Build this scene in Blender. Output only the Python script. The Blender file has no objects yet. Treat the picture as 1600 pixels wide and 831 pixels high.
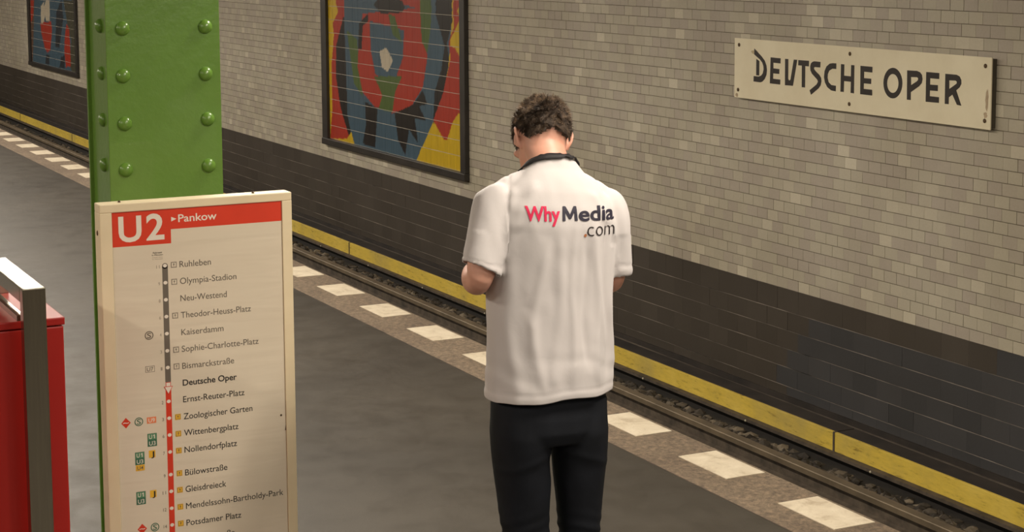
import bpy, bmesh, math, random
import numpy as np
from mathutils import Vector, Matrix, noise
from mathutils.bvhtree import BVHTree

C = bpy.context.scene.collection
SC = bpy.context.scene
PI = math.pi
random.seed(7)

# ------------------------------------------------------------ camera, world, lights, exposure
cam_data = bpy.data.cameras.new('camera')
cam = bpy.data.objects.new('camera', cam_data); C.objects.link(cam)
cam_data.sensor_fit = 'HORIZONTAL'; cam_data.sensor_width = 36.0
cam_data.lens = 2832.28 * 36.0 / 1600.0
cam_data.shift_y = -(415.5 - 240.0) / 1600.0
cam_data.clip_start = 0.05; cam_data.clip_end = 300
R3 = Matrix(((0.446352, -0.099696, 0.889287), (0.894839, 0.056068, -0.442853), (-0.00571, 0.993437, 0.114238)))
cam.matrix_world = Matrix.Translation((0, 0, 2.15)) @ R3.to_4x4()
SC.camera = cam
SC.view_settings.view_transform = 'Standard'
SC.view_settings.look = 'None'
SC.view_settings.gamma = 1.0
SC.view_settings.use_curve_mapping = False
SC.view_settings.exposure = 0.47
SC.cycles.use_denoising = True

world = bpy.data.worlds.new('world'); SC.world = world
world.use_nodes = True
wb = world.node_tree.nodes['Background']
wb.inputs[0].default_value = (1.0, 0.92, 0.82, 1); wb.inputs[1].default_value = 0.12

LIGHT_COL = (1.0, 0.90, 0.775)
CEIL_Z = 3.05
# rows of fluorescent battens under the ceiling: (x, y) of each fitting, 1.5 m long along the platform
LAMPS = [(x, y) for y in (-1.6, 2.8) for x in (2.4, -0.4, -3.2, -6.0, -8.8, -11.6, -14.4, -17.2, -20.0, -22.8, -25.6, -28.4, -31.2, -34.0, -36.8)]
LAMP_W = {-1.6: 36.0, 2.8: 52.0}
for lx, ly in LAMPS:
    ld = bpy.data.lights.new('batten_light', 'AREA'); ld.shape = 'RECTANGLE'
    ld.size = 1.4; ld.size_y = 0.14; ld.energy = LAMP_W[ly]; ld.color = LIGHT_COL
    lo = bpy.data.objects.new('batten_light', ld); C.objects.link(lo)
    lo.location = (lx, ly, CEIL_Z - 0.145)

# ------------------------------------------------------------ helpers
def link(o, parent=None):
    C.objects.link(o)
    if parent is not None: o.parent = parent
    return o

def mesh_from(verts, faces, name='m', smooth=False):
    me = bpy.data.meshes.new(name)
    me.from_pydata([tuple(v) for v in verts], [], [tuple(f) for f in faces])
    me.update()
    if smooth: me.polygons.foreach_set('use_smooth', [True] * len(me.polygons))
    return me

def obj(name, me, mat=None, parent=None, loc=None):
    if isinstance(me, bmesh.types.BMesh):
        m2 = bpy.data.meshes.new(name); me.to_mesh(m2); me.free(); me = m2
    if mat is not None and not me.materials: me.materials.append(mat)
    o = link(bpy.data.objects.new(name, me), parent)
    if loc is not None: o.location = loc
    return o

def tag(o, label=None, cat=None, group=None, kind=None):
    if label: o['label'] = label
    if cat: o['category'] = cat
    if group: o['group'] = group
    if kind: o['kind'] = kind
    return o

def empty(name, loc=(0, 0, 0), rotz=0.0):
    o = bpy.data.objects.new(name, None); C.objects.link(o)
    o.location = loc; o.rotation_euler = (0, 0, rotz); o.empty_display_size = 0.1
    return o

def bm_box(bm, x0, x1, y0, y1, z0, z1, bevel=0.0):
    r = bmesh.ops.create_cube(bm, size=1.0)
    vs = r['verts']
    for v in vs:
        v.co = Vector(((x0 + x1) / 2 + v.co.x * (x1 - x0), (y0 + y1) / 2 + v.co.y * (y1 - y0), (z0 + z1) / 2 + v.co.z * (z1 - z0)))
    if bevel > 0:
        es = list({e for v in vs for e in v.link_edges})
        bmesh.ops.bevel(bm, geom=es, offset=bevel, segments=2, affect='EDGES', profile=0.6)
    return vs

def box(name, x0, x1, y0, y1, z0, z1, mat, parent=None, bevel=0.0):
    bm = bmesh.new(); bm_box(bm, x0, x1, y0, y1, z0, z1, bevel)
    return obj(name, bm, mat, parent)

def srgb(r, g, b):
    f = lambda c: (c / 255.0 / 12.92) if c / 255.0 <= 0.04045 else (((c / 255.0) + 0.055) / 1.055) ** 2.4
    return (f(r), f(g), f(b), 1.0)

class NT:
    """small node-tree builder"""
    def __init__(s, name):
        s.m = bpy.data.materials.new(name); s.m.use_nodes = True
        s.t = s.m.node_tree; s.b = s.t.nodes['Principled BSDF']
    def n(s, typ, **kw):
        nd = s.t.nodes.new(typ)
        for k, v in kw.items(): setattr(nd, k, v)
        return nd
    def l(s, a, b): s.t.links.new(a, b)
    def coord(s, scale=(1, 1, 1), space='Object'):
        tc = s.n('ShaderNodeTexCoord'); mp = s.n('ShaderNodeMapping')
        mp.inputs['Scale'].default_value = scale
        if space == 'World':
            g = s.n('ShaderNodeNewGeometry'); s.l(g.outputs['Position'], mp.inputs[0])
        else: s.l(tc.outputs[space], mp.inputs[0])
        return mp.outputs[0]
    def noise(s, co, scale, detail=4, rough=0.6, dist=0.0):
        nz = s.n('ShaderNodeTexNoise'); nz.inputs['Scale'].default_value = scale
        nz.inputs['Detail'].default_value = detail; nz.inputs['Roughness'].default_value = rough
        nz.inputs['Distortion'].default_value = dist
        s.l(co, nz.inputs['Vector']); return nz.outputs['Fac']
    def ramp(s, fac, stops):
        r = s.n('ShaderNodeValToRGB'); e = r.color_ramp.elements
        while len(e) < len(stops): e.new(0.5)
        for i, (p, c) in enumerate(stops):
            e[i].position = p; e[i].color = c if len(c) == 4 else (*c, 1)
        s.l(fac, r.inputs[0]); return r.outputs[0]
    def mix(s, fac, a, b, mode='MIX'):
        m = s.n('ShaderNodeMix', data_type='RGBA', blend_type=mode)
        if isinstance(fac, (int, float)): m.inputs[0].default_value = fac
        else: s.l(fac, m.inputs[0])
        for i, v in ((6, a), (7, b)):
            if isinstance(v, tuple): m.inputs[i].default_value = v
            else: s.l(v, m.inputs[i])
        return m.outputs[2]
    def bump(s, h, strength=0.2, dist=0.01):
        bp = s.n('ShaderNodeBump'); bp.inputs['Strength'].default_value = strength
        bp.inputs['Distance'].default_value = dist
        s.l(h, bp.inputs['Height']); s.l(bp.outputs[0], s.b.inputs['Normal'])
    def set(s, **kw):
        for k, v in kw.items():
            k = k.replace('_', ' ')
            if isinstance(v, (int, float, tuple)): s.b.inputs[k].default_value = v
            else: s.l(v, s.b.inputs[k])
        return s.m

def simple(name, col, rough=0.5, metal=0.0, var=0.12, scale=6.0, bump=0.0, bscale=200.0, dark=None, spec=0.5):
    m = NT(name); co = m.coord()
    nz = m.noise(co, scale, 5)
    lo = dark if dark else tuple(c * (1 - var * 1.6) for c in col[:3]) + (1,)
    hi = tuple(min(1, c * (1 + var)) for c in col[:3]) + (1,)
    m.set(Base_Color=m.ramp(nz, [(0.3, lo), (0.7, hi)]), Roughness=rough, Metallic=metal)
    m.b.inputs['Specular IOR Level'].default_value = spec
    if bump > 0: m.bump(m.noise(co, bscale, 3), bump, 0.002)
    return m.m

# ------------------------------------------------------------ materials
def tile_material(name, stops, rough, from_attr, spec=0.5, dirt=0.35):
    """glazed tile: every tile has its own tint, taken from a face attribute or from the object's random number"""
    m = NT(name)
    if from_attr:
        a = m.n('ShaderNodeAttribute', attribute_name='tint'); fac = a.outputs['Fac']
    else:
        oi = m.n('ShaderNodeObjectInfo'); fac = oi.outputs['Random']
    col = m.ramp(fac, stops)
    co = m.coord((1, 1, 1), 'World')
    big = m.noise(co, 0.7, 4, 0.6)
    dirtc = m.ramp(big, [(0.35, (0.86, 0.84, 0.80, 1)), (0.65, (1.05, 1.05, 1.05, 1))])
    col = m.mix(1.0, col, dirtc, 'MULTIPLY')
    fine = m.noise(co, 60, 5, 0.7)
    col = m.mix(1.0, col, m.ramp(fine, [(0.25, (0.93, 0.92, 0.9, 1)), (0.75, (1.04, 1.04, 1.04, 1))]), 'MULTIPLY')
    m.set(Base_Color=col, Roughness=rough); m.b.inputs['Specular IOR Level'].default_value = spec
    m.bump(m.noise(co, 25, 2), 0.12, 0.004)
    return m.m

LT = [(0.0, (0.44, 0.39, 0.325, 1)), (0.25, (0.46, 0.41, 0.345, 1)), (0.5, (0.48, 0.44, 0.35, 1)), (0.75, (0.505, 0.465, 0.37, 1)), (0.93, (0.53, 0.485, 0.385, 1)), (1.0, (0.64, 0.59, 0.47, 1))]
DT = [(0.0, (0.064, 0.054, 0.044, 1)), (0.5, (0.071, 0.060, 0.049, 1)), (1.0, (0.078, 0.066, 0.054, 1))]
BT = [(0.0, (0.054, 0.054, 0.057, 1)), (1.0, (0.068, 0.067, 0.070, 1))]
M = {}
M['tile_l_a'] = tile_material('light_glazed_tile', LT, 0.38, True)
M['tile_l_o'] = tile_material('light_glazed_tile_single', LT, 0.38, False)
M['tile_d_a'] = tile_material('dark_glazed_tile', DT, 0.42, True)
M['tile_d_o'] = tile_material('dark_glazed_tile_single', DT, 0.42, False)
M['tile_b_o'] = tile_material('slate_glazed_tile_single', BT, 0.42, False)
M['grout_l'] = simple('light_wall_grout', (0.24, 0.20, 0.14, 1), 0.9, var=0.25, scale=3)
M['grout_d'] = simple('dark_wall_grout', (0.25, 0.215, 0.18, 1), 0.9, var=0.6, scale=2.2)
M['concrete'] = simple('plain_concrete', (0.16, 0.135, 0.105, 1), 0.85, var=0.25, scale=2, bump=0.3)
M['plaster'] = simple('ceiling_plaster', (0.42, 0.38, 0.30, 1), 0.85, var=0.12, scale=1.2)
M['lamp_body'] = simple('lamp_housing_white', (0.6, 0.58, 0.52, 1), 0.5, var=0.05)
m = NT('lamp_diffuser'); m.set(Base_Color=(0.9, 0.9, 0.85, 1), Emission_Color=(1.0, 0.86, 0.66, 1), Emission_Strength=6.0); M['diffuser'] = m.m

# asphalt floor
m = NT('asphalt_floor'); co = m.coord((1, 1, 1), 'World')
n1 = m.noise(co, 0.55, 5, 0.6, 0.4); n2 = m.noise(co, 5, 6, 0.65); n3 = m.noise(co, 160, 3, 0.6)
c = m.ramp(n1, [(0.33, (0.042, 0.036, 0.028, 1)), (0.55, (0.056, 0.048, 0.037, 1)), (0.72, (0.070, 0.060, 0.046, 1))])
c = m.mix(1.0, c, m.ramp(n2, [(0.30, (0.86, 0.86, 0.86, 1)), (0.6, (1, 1, 1, 1))]), 'MULTIPLY')
c = m.mix(1.0, c, m.ramp(n3, [(0.3, (0.9, 0.9, 0.9, 1)), (0.7, (1.08, 1.08, 1.08, 1))]), 'MULTIPLY')
m.set(Base_Color=c, Roughness=m.ramp(n2, [(0.3, (0.45, 0.45, 0.45, 1)), (0.7, (0.62, 0.62, 0.62, 1))]))
m.b.inputs['Specular IOR Level'].default_value = 0.35; m.bump(n3, 0.25, 0.002); M['asphalt'] = m.m
# rough stone kerb
m = NT('kerb_stone'); co = m.coord((1, 1, 1), 'World')
n1 = m.noise(co, 2.0, 5, 0.65); n3 = m.noise(co, 34, 8, 0.85, 0.3)
c = m.ramp(n1, [(0.3, (0.135, 0.098, 0.066, 1)), (0.7, (0.205, 0.155, 0.105, 1))])
c = m.mix(1.0, c, m.ramp(n3, [(0.36, (0.45, 0.43, 0.42, 1)), (0.50, (0.95, 0.95, 0.95, 1)), (0.62, (1.6, 1.55, 1.45, 1))]), 'MULTIPLY')
m.set(Base_Color=c, Roughness=0.8); m.bump(n3, 0.7, 0.006); M['kerb'] = m.m
# white platform markings
m = NT('worn_white_marking'); co = m.coord((1, 1, 1), 'World')
n1 = m.noise(co, 9, 6, 0.7, 0.6); n2 = m.noise(co, 90, 4, 0.7)
c = m.ramp(n1, [(0.32, (0.42, 0.34, 0.24, 1)), (0.46, (0.58, 0.50, 0.37, 1)), (0.7, (0.68, 0.60, 0.46, 1))])
c = m.mix(1.0, c, m.ramp(n2, [(0.22, (0.78, 0.74, 0.66, 1)), (0.42, (1, 1, 1, 1))]), 'MULTIPLY')
m.set(Base_Color=c, Roughness=0.75); m.bump(n2, 0.3, 0.002); M['mark'] = m.m
M['edge_face'] = simple('platform_edge_face', (0.07, 0.052, 0.038, 1), 0.9, var=0.3, scale=4)
M['bed'] = simple('grimy_track_bed', (0.062, 0.045, 0.031, 1), 0.9, var=0.4, scale=5, bump=0.6, bscale=60)
M['rail_head'] = simple('worn_rail_steel', (0.20, 0.155, 0.10, 1), 0.5, 0.4, var=0.2, scale=5)
M['rail_side'] = simple('rusty_rail_steel', (0.085, 0.065, 0.045, 1), 0.75, 0.1, var=0.35, scale=12)
M['sleeper'] = simple('tarred_sleeper_bed_shade', (0.014, 0.011, 0.008, 1), 0.85, var=0.4, scale=9, bump=0.5)  # sleeper tar; also the ballast bed, darkened to carry shade near the cover
m = NT('ballast_stone'); oi = m.n('ShaderNodeAttribute', attribute_name='tint')
m.set(Base_Color=m.ramp(oi.outputs['Fac'], [(0, (0.022, 0.017, 0.012, 1)), (0.6, (0.080, 0.064, 0.046, 1)), (1, (0.18, 0.145, 0.10, 1))]), Roughness=0.85); M['ballast'] = m.m
m = NT('yellow_cover_paint'); co = m.coord((1, 1, 1), 'World')
n1 = m.noise(co, 1.6, 5, 0.6); n2 = m.noise(m.coord((3, 3, 14), 'World'), 3, 6, 0.75)
c = m.ramp(n1, [(0.3, (0.50, 0.38, 0.10, 1)), (0.52, (0.70, 0.51, 0.075, 1)), (0.72, (0.76, 0.57, 0.12, 1))])
c = m.mix(1.0, c, m.ramp(n2, [(0.30, (0.40, 0.36, 0.30, 1)), (0.42, (0.90, 0.89, 0.86, 1)), (0.7, (1.05, 1.05, 1.05, 1))]), 'MULTIPLY')
m.set(Base_Color=c, Roughness=0.55); M['yellow'] = m.m
M['dark_timber'] = simple('dark_cover_timber', (0.028, 0.021, 0.016, 1), 0.8, var=0.35, scale=4)
M['cable'] = simple('grimy_cable_sheath', (0.085, 0.068, 0.052, 1), 0.6, var=0.3, scale=6)
M['insulator'] = simple('porcelain', (0.5, 0.45, 0.33, 1), 0.3, var=0.1)
# green paint
m = NT('green_gloss_paint'); co = m.coord((1, 1, 1), 'World')
n1 = m.noise(co, 3.0, 4, 0.6); n2 = m.noise(co, 28, 4, 0.6)
m.set(Base_Color=m.ramp(n1, [(0.3, (0.120, 0.240, 0.032, 1)), (0.7, (0.138, 0.275, 0.040, 1))]), Roughness=0.30)
m.b.inputs['Coat Weight'].default_value = 0.25; m.bump(n2, 0.22, 0.006); M['green'] = m.m
# signs
M['enamel'] = simple('aged_cream_enamel', (0.86, 0.785, 0.58, 1), 0.35, var=0.04, scale=3, dark=(0.80, 0.715, 0.51, 1))
M['enamel_side'] = simple('sign_side_metal', (0.10, 0.085, 0.06, 1), 0.5, var=0.2)
M['ink'] = simple('sign_black_enamel', (0.028, 0.021, 0.017, 1), 0.4, var=0.2)
M['rust'] = simple('rusty_screw', (0.10, 0.055, 0.02, 1), 0.7, var=0.4, scale=80)
M['stain'] = simple('rust_stain', (0.50, 0.38, 0.24, 1), 0.6, var=0.2, scale=20)
M['frame_cream'] = simple('cream_powder_coat', (0.80, 0.68, 0.46, 1), 0.45, var=0.05, scale=3, dark=(0.72, 0.60, 0.39, 1))
m = NT('laminated_paper'); co = m.coord((1, 1, 1), 'World')
mp = m.noise(m.coord((1, 1.2, 9), 'World'), 3.0, 2, 0.4, 0.3)
m.set(Base_Color=m.ramp(m.noise(co, 2.5, 3), [(0.3, (0.70, 0.61, 0.47, 1)), (0.7, (0.74, 0.655, 0.51, 1))]), Roughness=0.22)
m.bump(mp, 0.12, 0.02); M['paper'] = m.m
def flat(name, c, r=0.5): return simple(name, (*c, 1), r, var=0.04)
M['p_red'] = flat('print_red', (0.68, 0.050, 0.020), 0.35); M['p_white'] = flat('print_white', (0.82, 0.74, 0.62), 0.35)
M['p_gray'] = flat('print_gray', (0.15, 0.125, 0.095)); M['p_lgray'] = flat('print_light_gray', (0.36, 0.30, 0.23)); M['p_black'] = flat('print_black', (0.028, 0.024, 0.02))
M['p_green'] = flat('print_green', (0.10, 0.26, 0.13)); M['p_dgreen'] = flat('print_dark_green', (0.05, 0.15, 0.085)); M['p_yellow'] = flat('print_yellow', (0.80, 0.45, 0.03)); M['p_orange'] = flat('print_orange', (0.80, 0.24, 0.10))
# red cabinet and steel
M['red'] = simple('red_lacquer', (0.40, 0.016, 0.011, 1), 0.35, var=0.06, scale=2)
m = NT('brushed_steel'); n1 = m.noise(m.coord((60, 60, 2), 'World'), 3, 3, 0.6)
m.set(Base_Color=m.ramp(n1, [(0.3, (0.36, 0.33, 0.26, 1)), (0.7, (0.42, 0.385, 0.30, 1))]), Metallic=1.0, Roughness=0.24); m.bump(n1, 0.03, 0.001); M['steel'] = m.m
# mural
def mural_mat(name, attr='paint'):
    m = NT(name); a = m.n('ShaderNodeAttribute', attribute_name=attr)
    fine = m.noise(m.coord((14, 1, 1), 'World'), 4, 4, 0.6)
    m.set(Base_Color=m.mix(1.0, a.outputs['Color'], m.ramp(fine, [(0.3, (0.84, 0.84, 0.84, 1)), (0.7, (1.1, 1.1, 1.1, 1))]), 'MULTIPLY'), Roughness=0.35)
    return m.m
M['mural'] = mural_mat('painted_mural_tile')
M['mural_grout'] = simple('mural_grout', (0.50, 0.46, 0.38, 1), 0.9, var=0.15)
M['mural_frame'] = simple('dark_mural_frame', (0.040, 0.035, 0.030, 1), 0.40, var=0.2, scale=4)
# person
m = NT('skin'); co = m.coord()
n1 = m.noise(co, 9, 4, 0.6); n2 = m.noise(co, 220, 3, 0.6)
m.set(Base_Color=m.ramp(n1, [(0.3, (0.60, 0.295, 0.205, 1)), (0.7, (0.69, 0.365, 0.265, 1))]), Roughness=0.5)
m.b.inputs['Subsurface Weight'].default_value = 0.12; m.b.inputs['Subsurface Radius'].default_value = (0.02, 0.008, 0.004); m.b.inputs['Subsurface Scale'].default_value = 0.5
m.bump(n2, 0.08, 0.001); M['skin'] = m.m
m = NT('white_cotton_jersey'); co = m.coord(); n2 = m.noise(co, 450, 2, 0.5); n3 = m.noise(co, 14, 4, 0.55, 0.5)
m.set(Base_Color=(0.61, 0.572, 0.558, 1), Roughness=0.85)
m.b.inputs['Sheen Weight'].default_value = 0.15; m.b.inputs['Specular IOR Level'].default_value = 0.2
m.bump(n3, 0.15, 0.008); M['cotton'] = m.m
m = NT('black_denim'); co = m.coord(); n2 = m.noise(co, 5, 4, 0.6)
m.set(Base_Color=m.ramp(n2, [(0.3, (0.0045, 0.0055, 0.0075, 1)), (0.75, (0.0095, 0.0115, 0.017, 1))]), Roughness=0.8)
m.b.inputs['Specular IOR Level'].default_value = 0.25; M['denim'] = m.m
M['strap'] = simple('black_webbing', (0.012, 0.009, 0.010, 1), 0.7, var=0.2)
m = NT('short_brown_hair'); a = m.n('ShaderNodeAttribute', attribute_name='tint')
m.set(Base_Color=m.ramp(a.outputs['Fac'], [(0, (0.030, 0.019, 0.012, 1)), (0.5, (0.12, 0.078, 0.048, 1)), (1, (0.48, 0.33, 0.20, 1))]), Roughness=0.6); M['hair'] = m.m
M['shoe'] = simple('black_shoe_leather', (0.02, 0.018, 0.017, 1), 0.45, var=0.2); M['sole'] = simple('white_rubber', (0.5, 0.47, 0.42, 1), 0.7, var=0.1)
M['eye'] = simple('eye_white', (0.7, 0.66, 0.62, 1), 0.2, var=0.03); M['iris'] = simple('brown_iris', (0.05, 0.03, 0.02, 1), 0.2)
M['t_pink'] = flat('print_pink', (0.80, 0.025, 0.10), 0.6); M['t_navy'] = flat('print_navy', (0.030, 0.026, 0.045), 0.6); M['t_black'] = flat('print_shirt_black', (0.025, 0.018, 0.018), 0.6); M['t_orange'] = flat('print_shirt_orange', (0.45, 0.16, 0.06), 0.6)

# ------------------------------------------------------------ the setting
WY = 6.95            # face of the tiled wall across the track
X0, X1 = -42.0, 5.0
DADO = -0.1405       # top of the dark tiles
EDGE = 4.15          # platform edge

floor = box('floor', X0, X1, -3.2, 3.80, -0.30, 0.0, M['asphalt']); tag(floor, 'dark grey-brown asphalt platform floor', kind='structure')
kerb = box('platform_edge', X0, X1, 3.80, EDGE, -0.30, 0.001, M['kerb']); tag(kerb, 'rough brown stone strip along the platform edge', kind='structure')
kf = box('edge_face', X0, X1, 3.95, EDGE - 0.03, -1.05, -0.30, M['edge_face'], kerb)
mk = bmesh.new(); bm_box(mk, -0.182, 0.182, -0.092, 0.092, 0, 0.004)
mk_me = bpy.data.meshes.new('white_marking'); mk.to_mesh(mk_me); mk.free(); mk_me.materials.append(M['mark'])
k = 0
xm = -5.453 + 0.7265 * 8
rk = random.Random(3)
while xm > X0 + 1:
    o = link(bpy.data.objects.new('white_marking', mk_me), kerb)
    o.location = (xm + rk.uniform(-.006, .006), 4.039, 0.0); o.scale = (1 + rk.uniform(-.015, .015), 1 + rk.uniform(-.02, .02), 1)
    xm -= 0.7265
# dark residue in the asphalt joint at the kerb
box('joint_line', X0, X1, 3.793, 3.800, -0.01, 0.0008, M['bed'], floor)

bed = box('track_bed', X0, X1, EDGE - 0.03, WY, -1.16, -1.02, M['bed']); tag(bed, 'dark grimy track bed below the platform', kind='structure')
ceiling = box('ceiling', X0, X1, -3.2, WY + 0.3, CEIL_Z, CEIL_Z + 0.15, M['plaster']); tag(ceiling, kind='structure')
wf = box('wall_front', X0, X1, -3.4, -3.2, -0.3, CEIL_Z, M['concrete']); tag(wf, kind='structure')
wl = box('wall_left', X0 - 0.2, X0, -3.4, WY + 0.3, -1.1, CEIL_Z, M['concrete']); tag(wl, kind='structure')

wr = box('wall_right', X1, X1 + 0.2, -3.4, WY + 0.3, -1.1, CEIL_Z, M['concrete']); tag(wr, kind='structure')

# tiled wall: backing of grout, tiles standing proud of it
bm = bmesh.new(); bm_box(bm, X0, X1, WY + 0.008, WY + 0.30, DADO, CEIL_Z); n_up = len(bm.faces); bm_box(bm, X0, X1, WY + 0.0035, WY + 0.30, -1.12, DADO - 0.0)
for i, f in enumerate(bm.faces): f.material_index = 0 if i < n_up else 1
wall_me = bpy.data.meshes.new('wall_back'); bm.to_mesh(wall_me); bm.free(); wall_me.materials.append(M['grout_l']); wall_me.materials.append(M['grout_d'])
wall = obj('wall_back', wall_me); tag(wall, 'station wall across the track, light glazed tiles over dark tiles', kind='structure')
tag(box('ledge', X0, X1, WY - 0.012, WY + 0.02, -1.0, -0.862, M['dark_timber'], wall))

MURALS = [(-18.497, -14.823), (-33.79, -29.97)]
MZ0, MZ1 = 0.015, 2.30
def in_view(x, y, z, marg=-4):
    d = Vector((x, y, z - 2.15)); r = R3.transposed() @ d
    px = 800 + 2832.28 * r.x / -r.z; py = 240 - 2832.28 * r.y / -r.z
    return marg < px < 1600 - marg and marg < py < 831 - marg

rw = random.Random(11)
def tiles(x_from, x_to, z0, pitch_z, rows, wx, jx, jz, skip):
    out = []
    for r in range(rows):
        z = z0 + r * pitch_z
        x = x_from - (0.5 * wx if r % 2 else 0.0) - rw.uniform(0, 0.3) * wx
        while x < x_to:
            gap = jx * rw.choice((0.25, 0.35, 0.5, 0.8, 1.4))
            a_, b_ = x + gap / 2, x + wx - gap / 2
            if MZ0 - 0.03 < z + .03 < MZ1 + .02:
                for ma, mb in MURALS:
                    if a_ < ma + .01 < b_: b_ = ma + .01
                    elif a_ < mb - .01 < b_: a_ = mb - .01
                    elif ma < a_ and b_ < mb: b_ = a_
            if x > x_from - wx and b_ - a_ > .012: out.append((a_, b_, z + jz / 2, z + pitch_z - jz / 2))
            x += wx
    return out

def build_tiles(lst, name, mat_single, mat_joined, nmax, excl, single_mat=None):
    vis = [(t, (Vector(((t[0] + t[1]) / 2, WY, t[2])) - Vector((0, 0, 2.15))).length) for t in lst if in_view((t[0] + t[1]) / 2, WY, (t[2] + t[3]) / 2) and not excl(t)]
    vis.sort(key=lambda q: q[1]); pick = set(q[0] for q in vis[:nmax])
    # shared mesh for the single ones
    bm = bmesh.new(); bm_box(bm, -0.5, 0.5, -0.5, 0.5, -0.5, 0.5); me = bpy.data.meshes.new(name); bm.to_mesh(me); bm.free(); me.materials.append(mat_single)
    alt = {}
    for t in lst:
        if t in pick:
            use = me
            if single_mat:
                mm = single_mat(t)
                if mm is not None:
                    if mm.name not in alt:
                        a = me.copy(); a.materials.clear(); a.materials.append(mm); alt[mm.name] = a
                    use = alt[mm.name]
            o = bpy.data.objects.new(name, use); C.objects.link(o); o.parent = wall
            o.location = ((t[0] + t[1]) / 2, WY + 0.005 + rw.uniform(-.0006, .0006), (t[2] + t[3]) / 2)
            o.scale = (t[1] - t[0], 0.010, t[3] - t[2])
            o.rotation_euler = (rw.gauss(0, .0035), 0, rw.gauss(0, .0035))
    V = []; F = []; tint = []
    for t in lst:
        if t in pick: continue
        y = WY + rw.uniform(-.0006, .0006); b = len(V); j = [rw.uniform(-.0004, .0004) for _ in range(4)]
        V += [(t[0], y + j[0], t[2]), (t[1], y + j[1], t[2]), (t[1], y + j[2], t[3]), (t[0], y + j[3], t[3]),
              (t[0], WY + .01, t[2]), (t[1], WY + .01, t[2]), (t[1], WY + .01, t[3]), (t[0], WY + .01, t[3])]
        F += [(b, b + 1, b + 2, b + 3), (b + 1, b, b + 4, b + 5), (b + 2, b + 1, b + 5, b + 6), (b + 3, b + 2, b + 6, b + 7), (b, b + 3, b + 7, b + 4)]
        v = rw.random(); tint += [v] * 5
    me2 = mesh_from(V, F, name + '_field')
    a = me2.attributes.new('tint', 'FLOAT', 'FACE'); a.data.foreach_set('value', tint)
    o = obj(name + '_field', me2, mat_joined, wall); o['kind'] = 'stuff'

def skip_light(x, z):
    for a, b in MURALS:
        if a - 0.09 < x < b - 0.03 and MZ0 - 0.03 < z < MZ1 - 0.03: return True
    return False
PZ = 0.0731
lst = tiles(X0, X1 - 0.2, DADO, PZ, int((CEIL_Z - DADO) / PZ), 0.1205, 0.0032, 0.0042, skip_light)
sign_cover = lambda t: -10.45 < t[1] and t[0] < -7.85 and t[3] > 1.09 and t[2] < 1.52
build_tiles(lst, 'wall_tile', M['tile_l_o'], M['tile_l_a'], 300, sign_cover)
DR = [-0.862, -0.800, -0.672, -0.546, -0.4195, -0.2925, DADO]
lst = []
for r in range(6):
    z0, z1 = DR[r], DR[r + 1]
    x = X0 + (0.12 if r % 2 else 0)
    while x < X1 - 0.3:
        lst.append((x + .0004, x + .2396, z0 + .0026, z1 - (.0028 if r < 5 else .001))); x += 0.24
BX = {5: -7.98, 4: -9.79, 3: -9.92, 2: -10.05, 1: -9.99, 0: -9.9}
def dark_mat(t):
    r = min(range(6), key=lambda i: abs(DR[i] - t[2]))
    return M['tile_b_o'] if t[0] > BX[r] else None
build_tiles(lst, 'dark_wall_tile', M['tile_d_o'], M['tile_d_a'], 300, lambda t: False, dark_mat)

# ------------------------------------------------------------ track
def rail_profile(y, zt):
    return [(y - .035, zt - .004), (y - .031, zt), (y + .031, zt), (y + .035, zt - .004), (y + .035, zt - .034), (y + .009, zt - .046), (y + .008, zt - .108), (y + .060, zt - .122), (y + .060, zt - .134), (y - .060, zt - .134), (y - .060, zt - .122), (y - .008, zt - .108), (y - .009, zt - .046), (y - .035, zt - .034)]
def rail(y, zt, label):
    pr = rail_profile(y, zt); V = []; F = []; n = len(pr)
    for x in (X0, X1): V += [(x, a, b) for a, b in pr]
    for i in range(n): F.append((i, (i + 1) % n, n + (i + 1) % n, n + i))
    F.append(tuple(range(n))[::-1]); F.append(tuple(range(n, 2 * n)))
    me = mesh_from(V, F, 'rail'); me.materials.append(M['rail_side']); me.materials.append(M['rail_head'])
    for i in (0, 1, 2, 3, 13): me.polygons[i].material_index = 1
    me.polygons[3].material_index = 0
    o = obj('running_rail', me); tag(o, label, 'rail', 'running rails of the track'); return o
rail(6.065, -0.852, 'worn steel running rail beside the ballast and the yellow cover')
rail(4.560, -0.852, 'steel running rail hidden close under the platform edge')
slp = bmesh.new(); bm_box(slp, -0.11, 0.11, 4.28, 6.62, -1.06, -0.984, 0.008)
slp_me = bpy.data.meshes.new('sleeper'); slp.to_mesh(slp_me); slp.free(); slp_me.materials.append(M['sleeper'])
x = -5.0
while x > -40:
    o = link(bpy.data.objects.new('sleeper', slp_me), bed); o.location = (x, 0, -0.032); x -= 0.66
box('ballast_bed_shade', X0, X1, 6.14, WY, -1.08, -1.008, M['sleeper'], bed)  # near-black strip: the shade by the yellow boards is put into its colour
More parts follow.
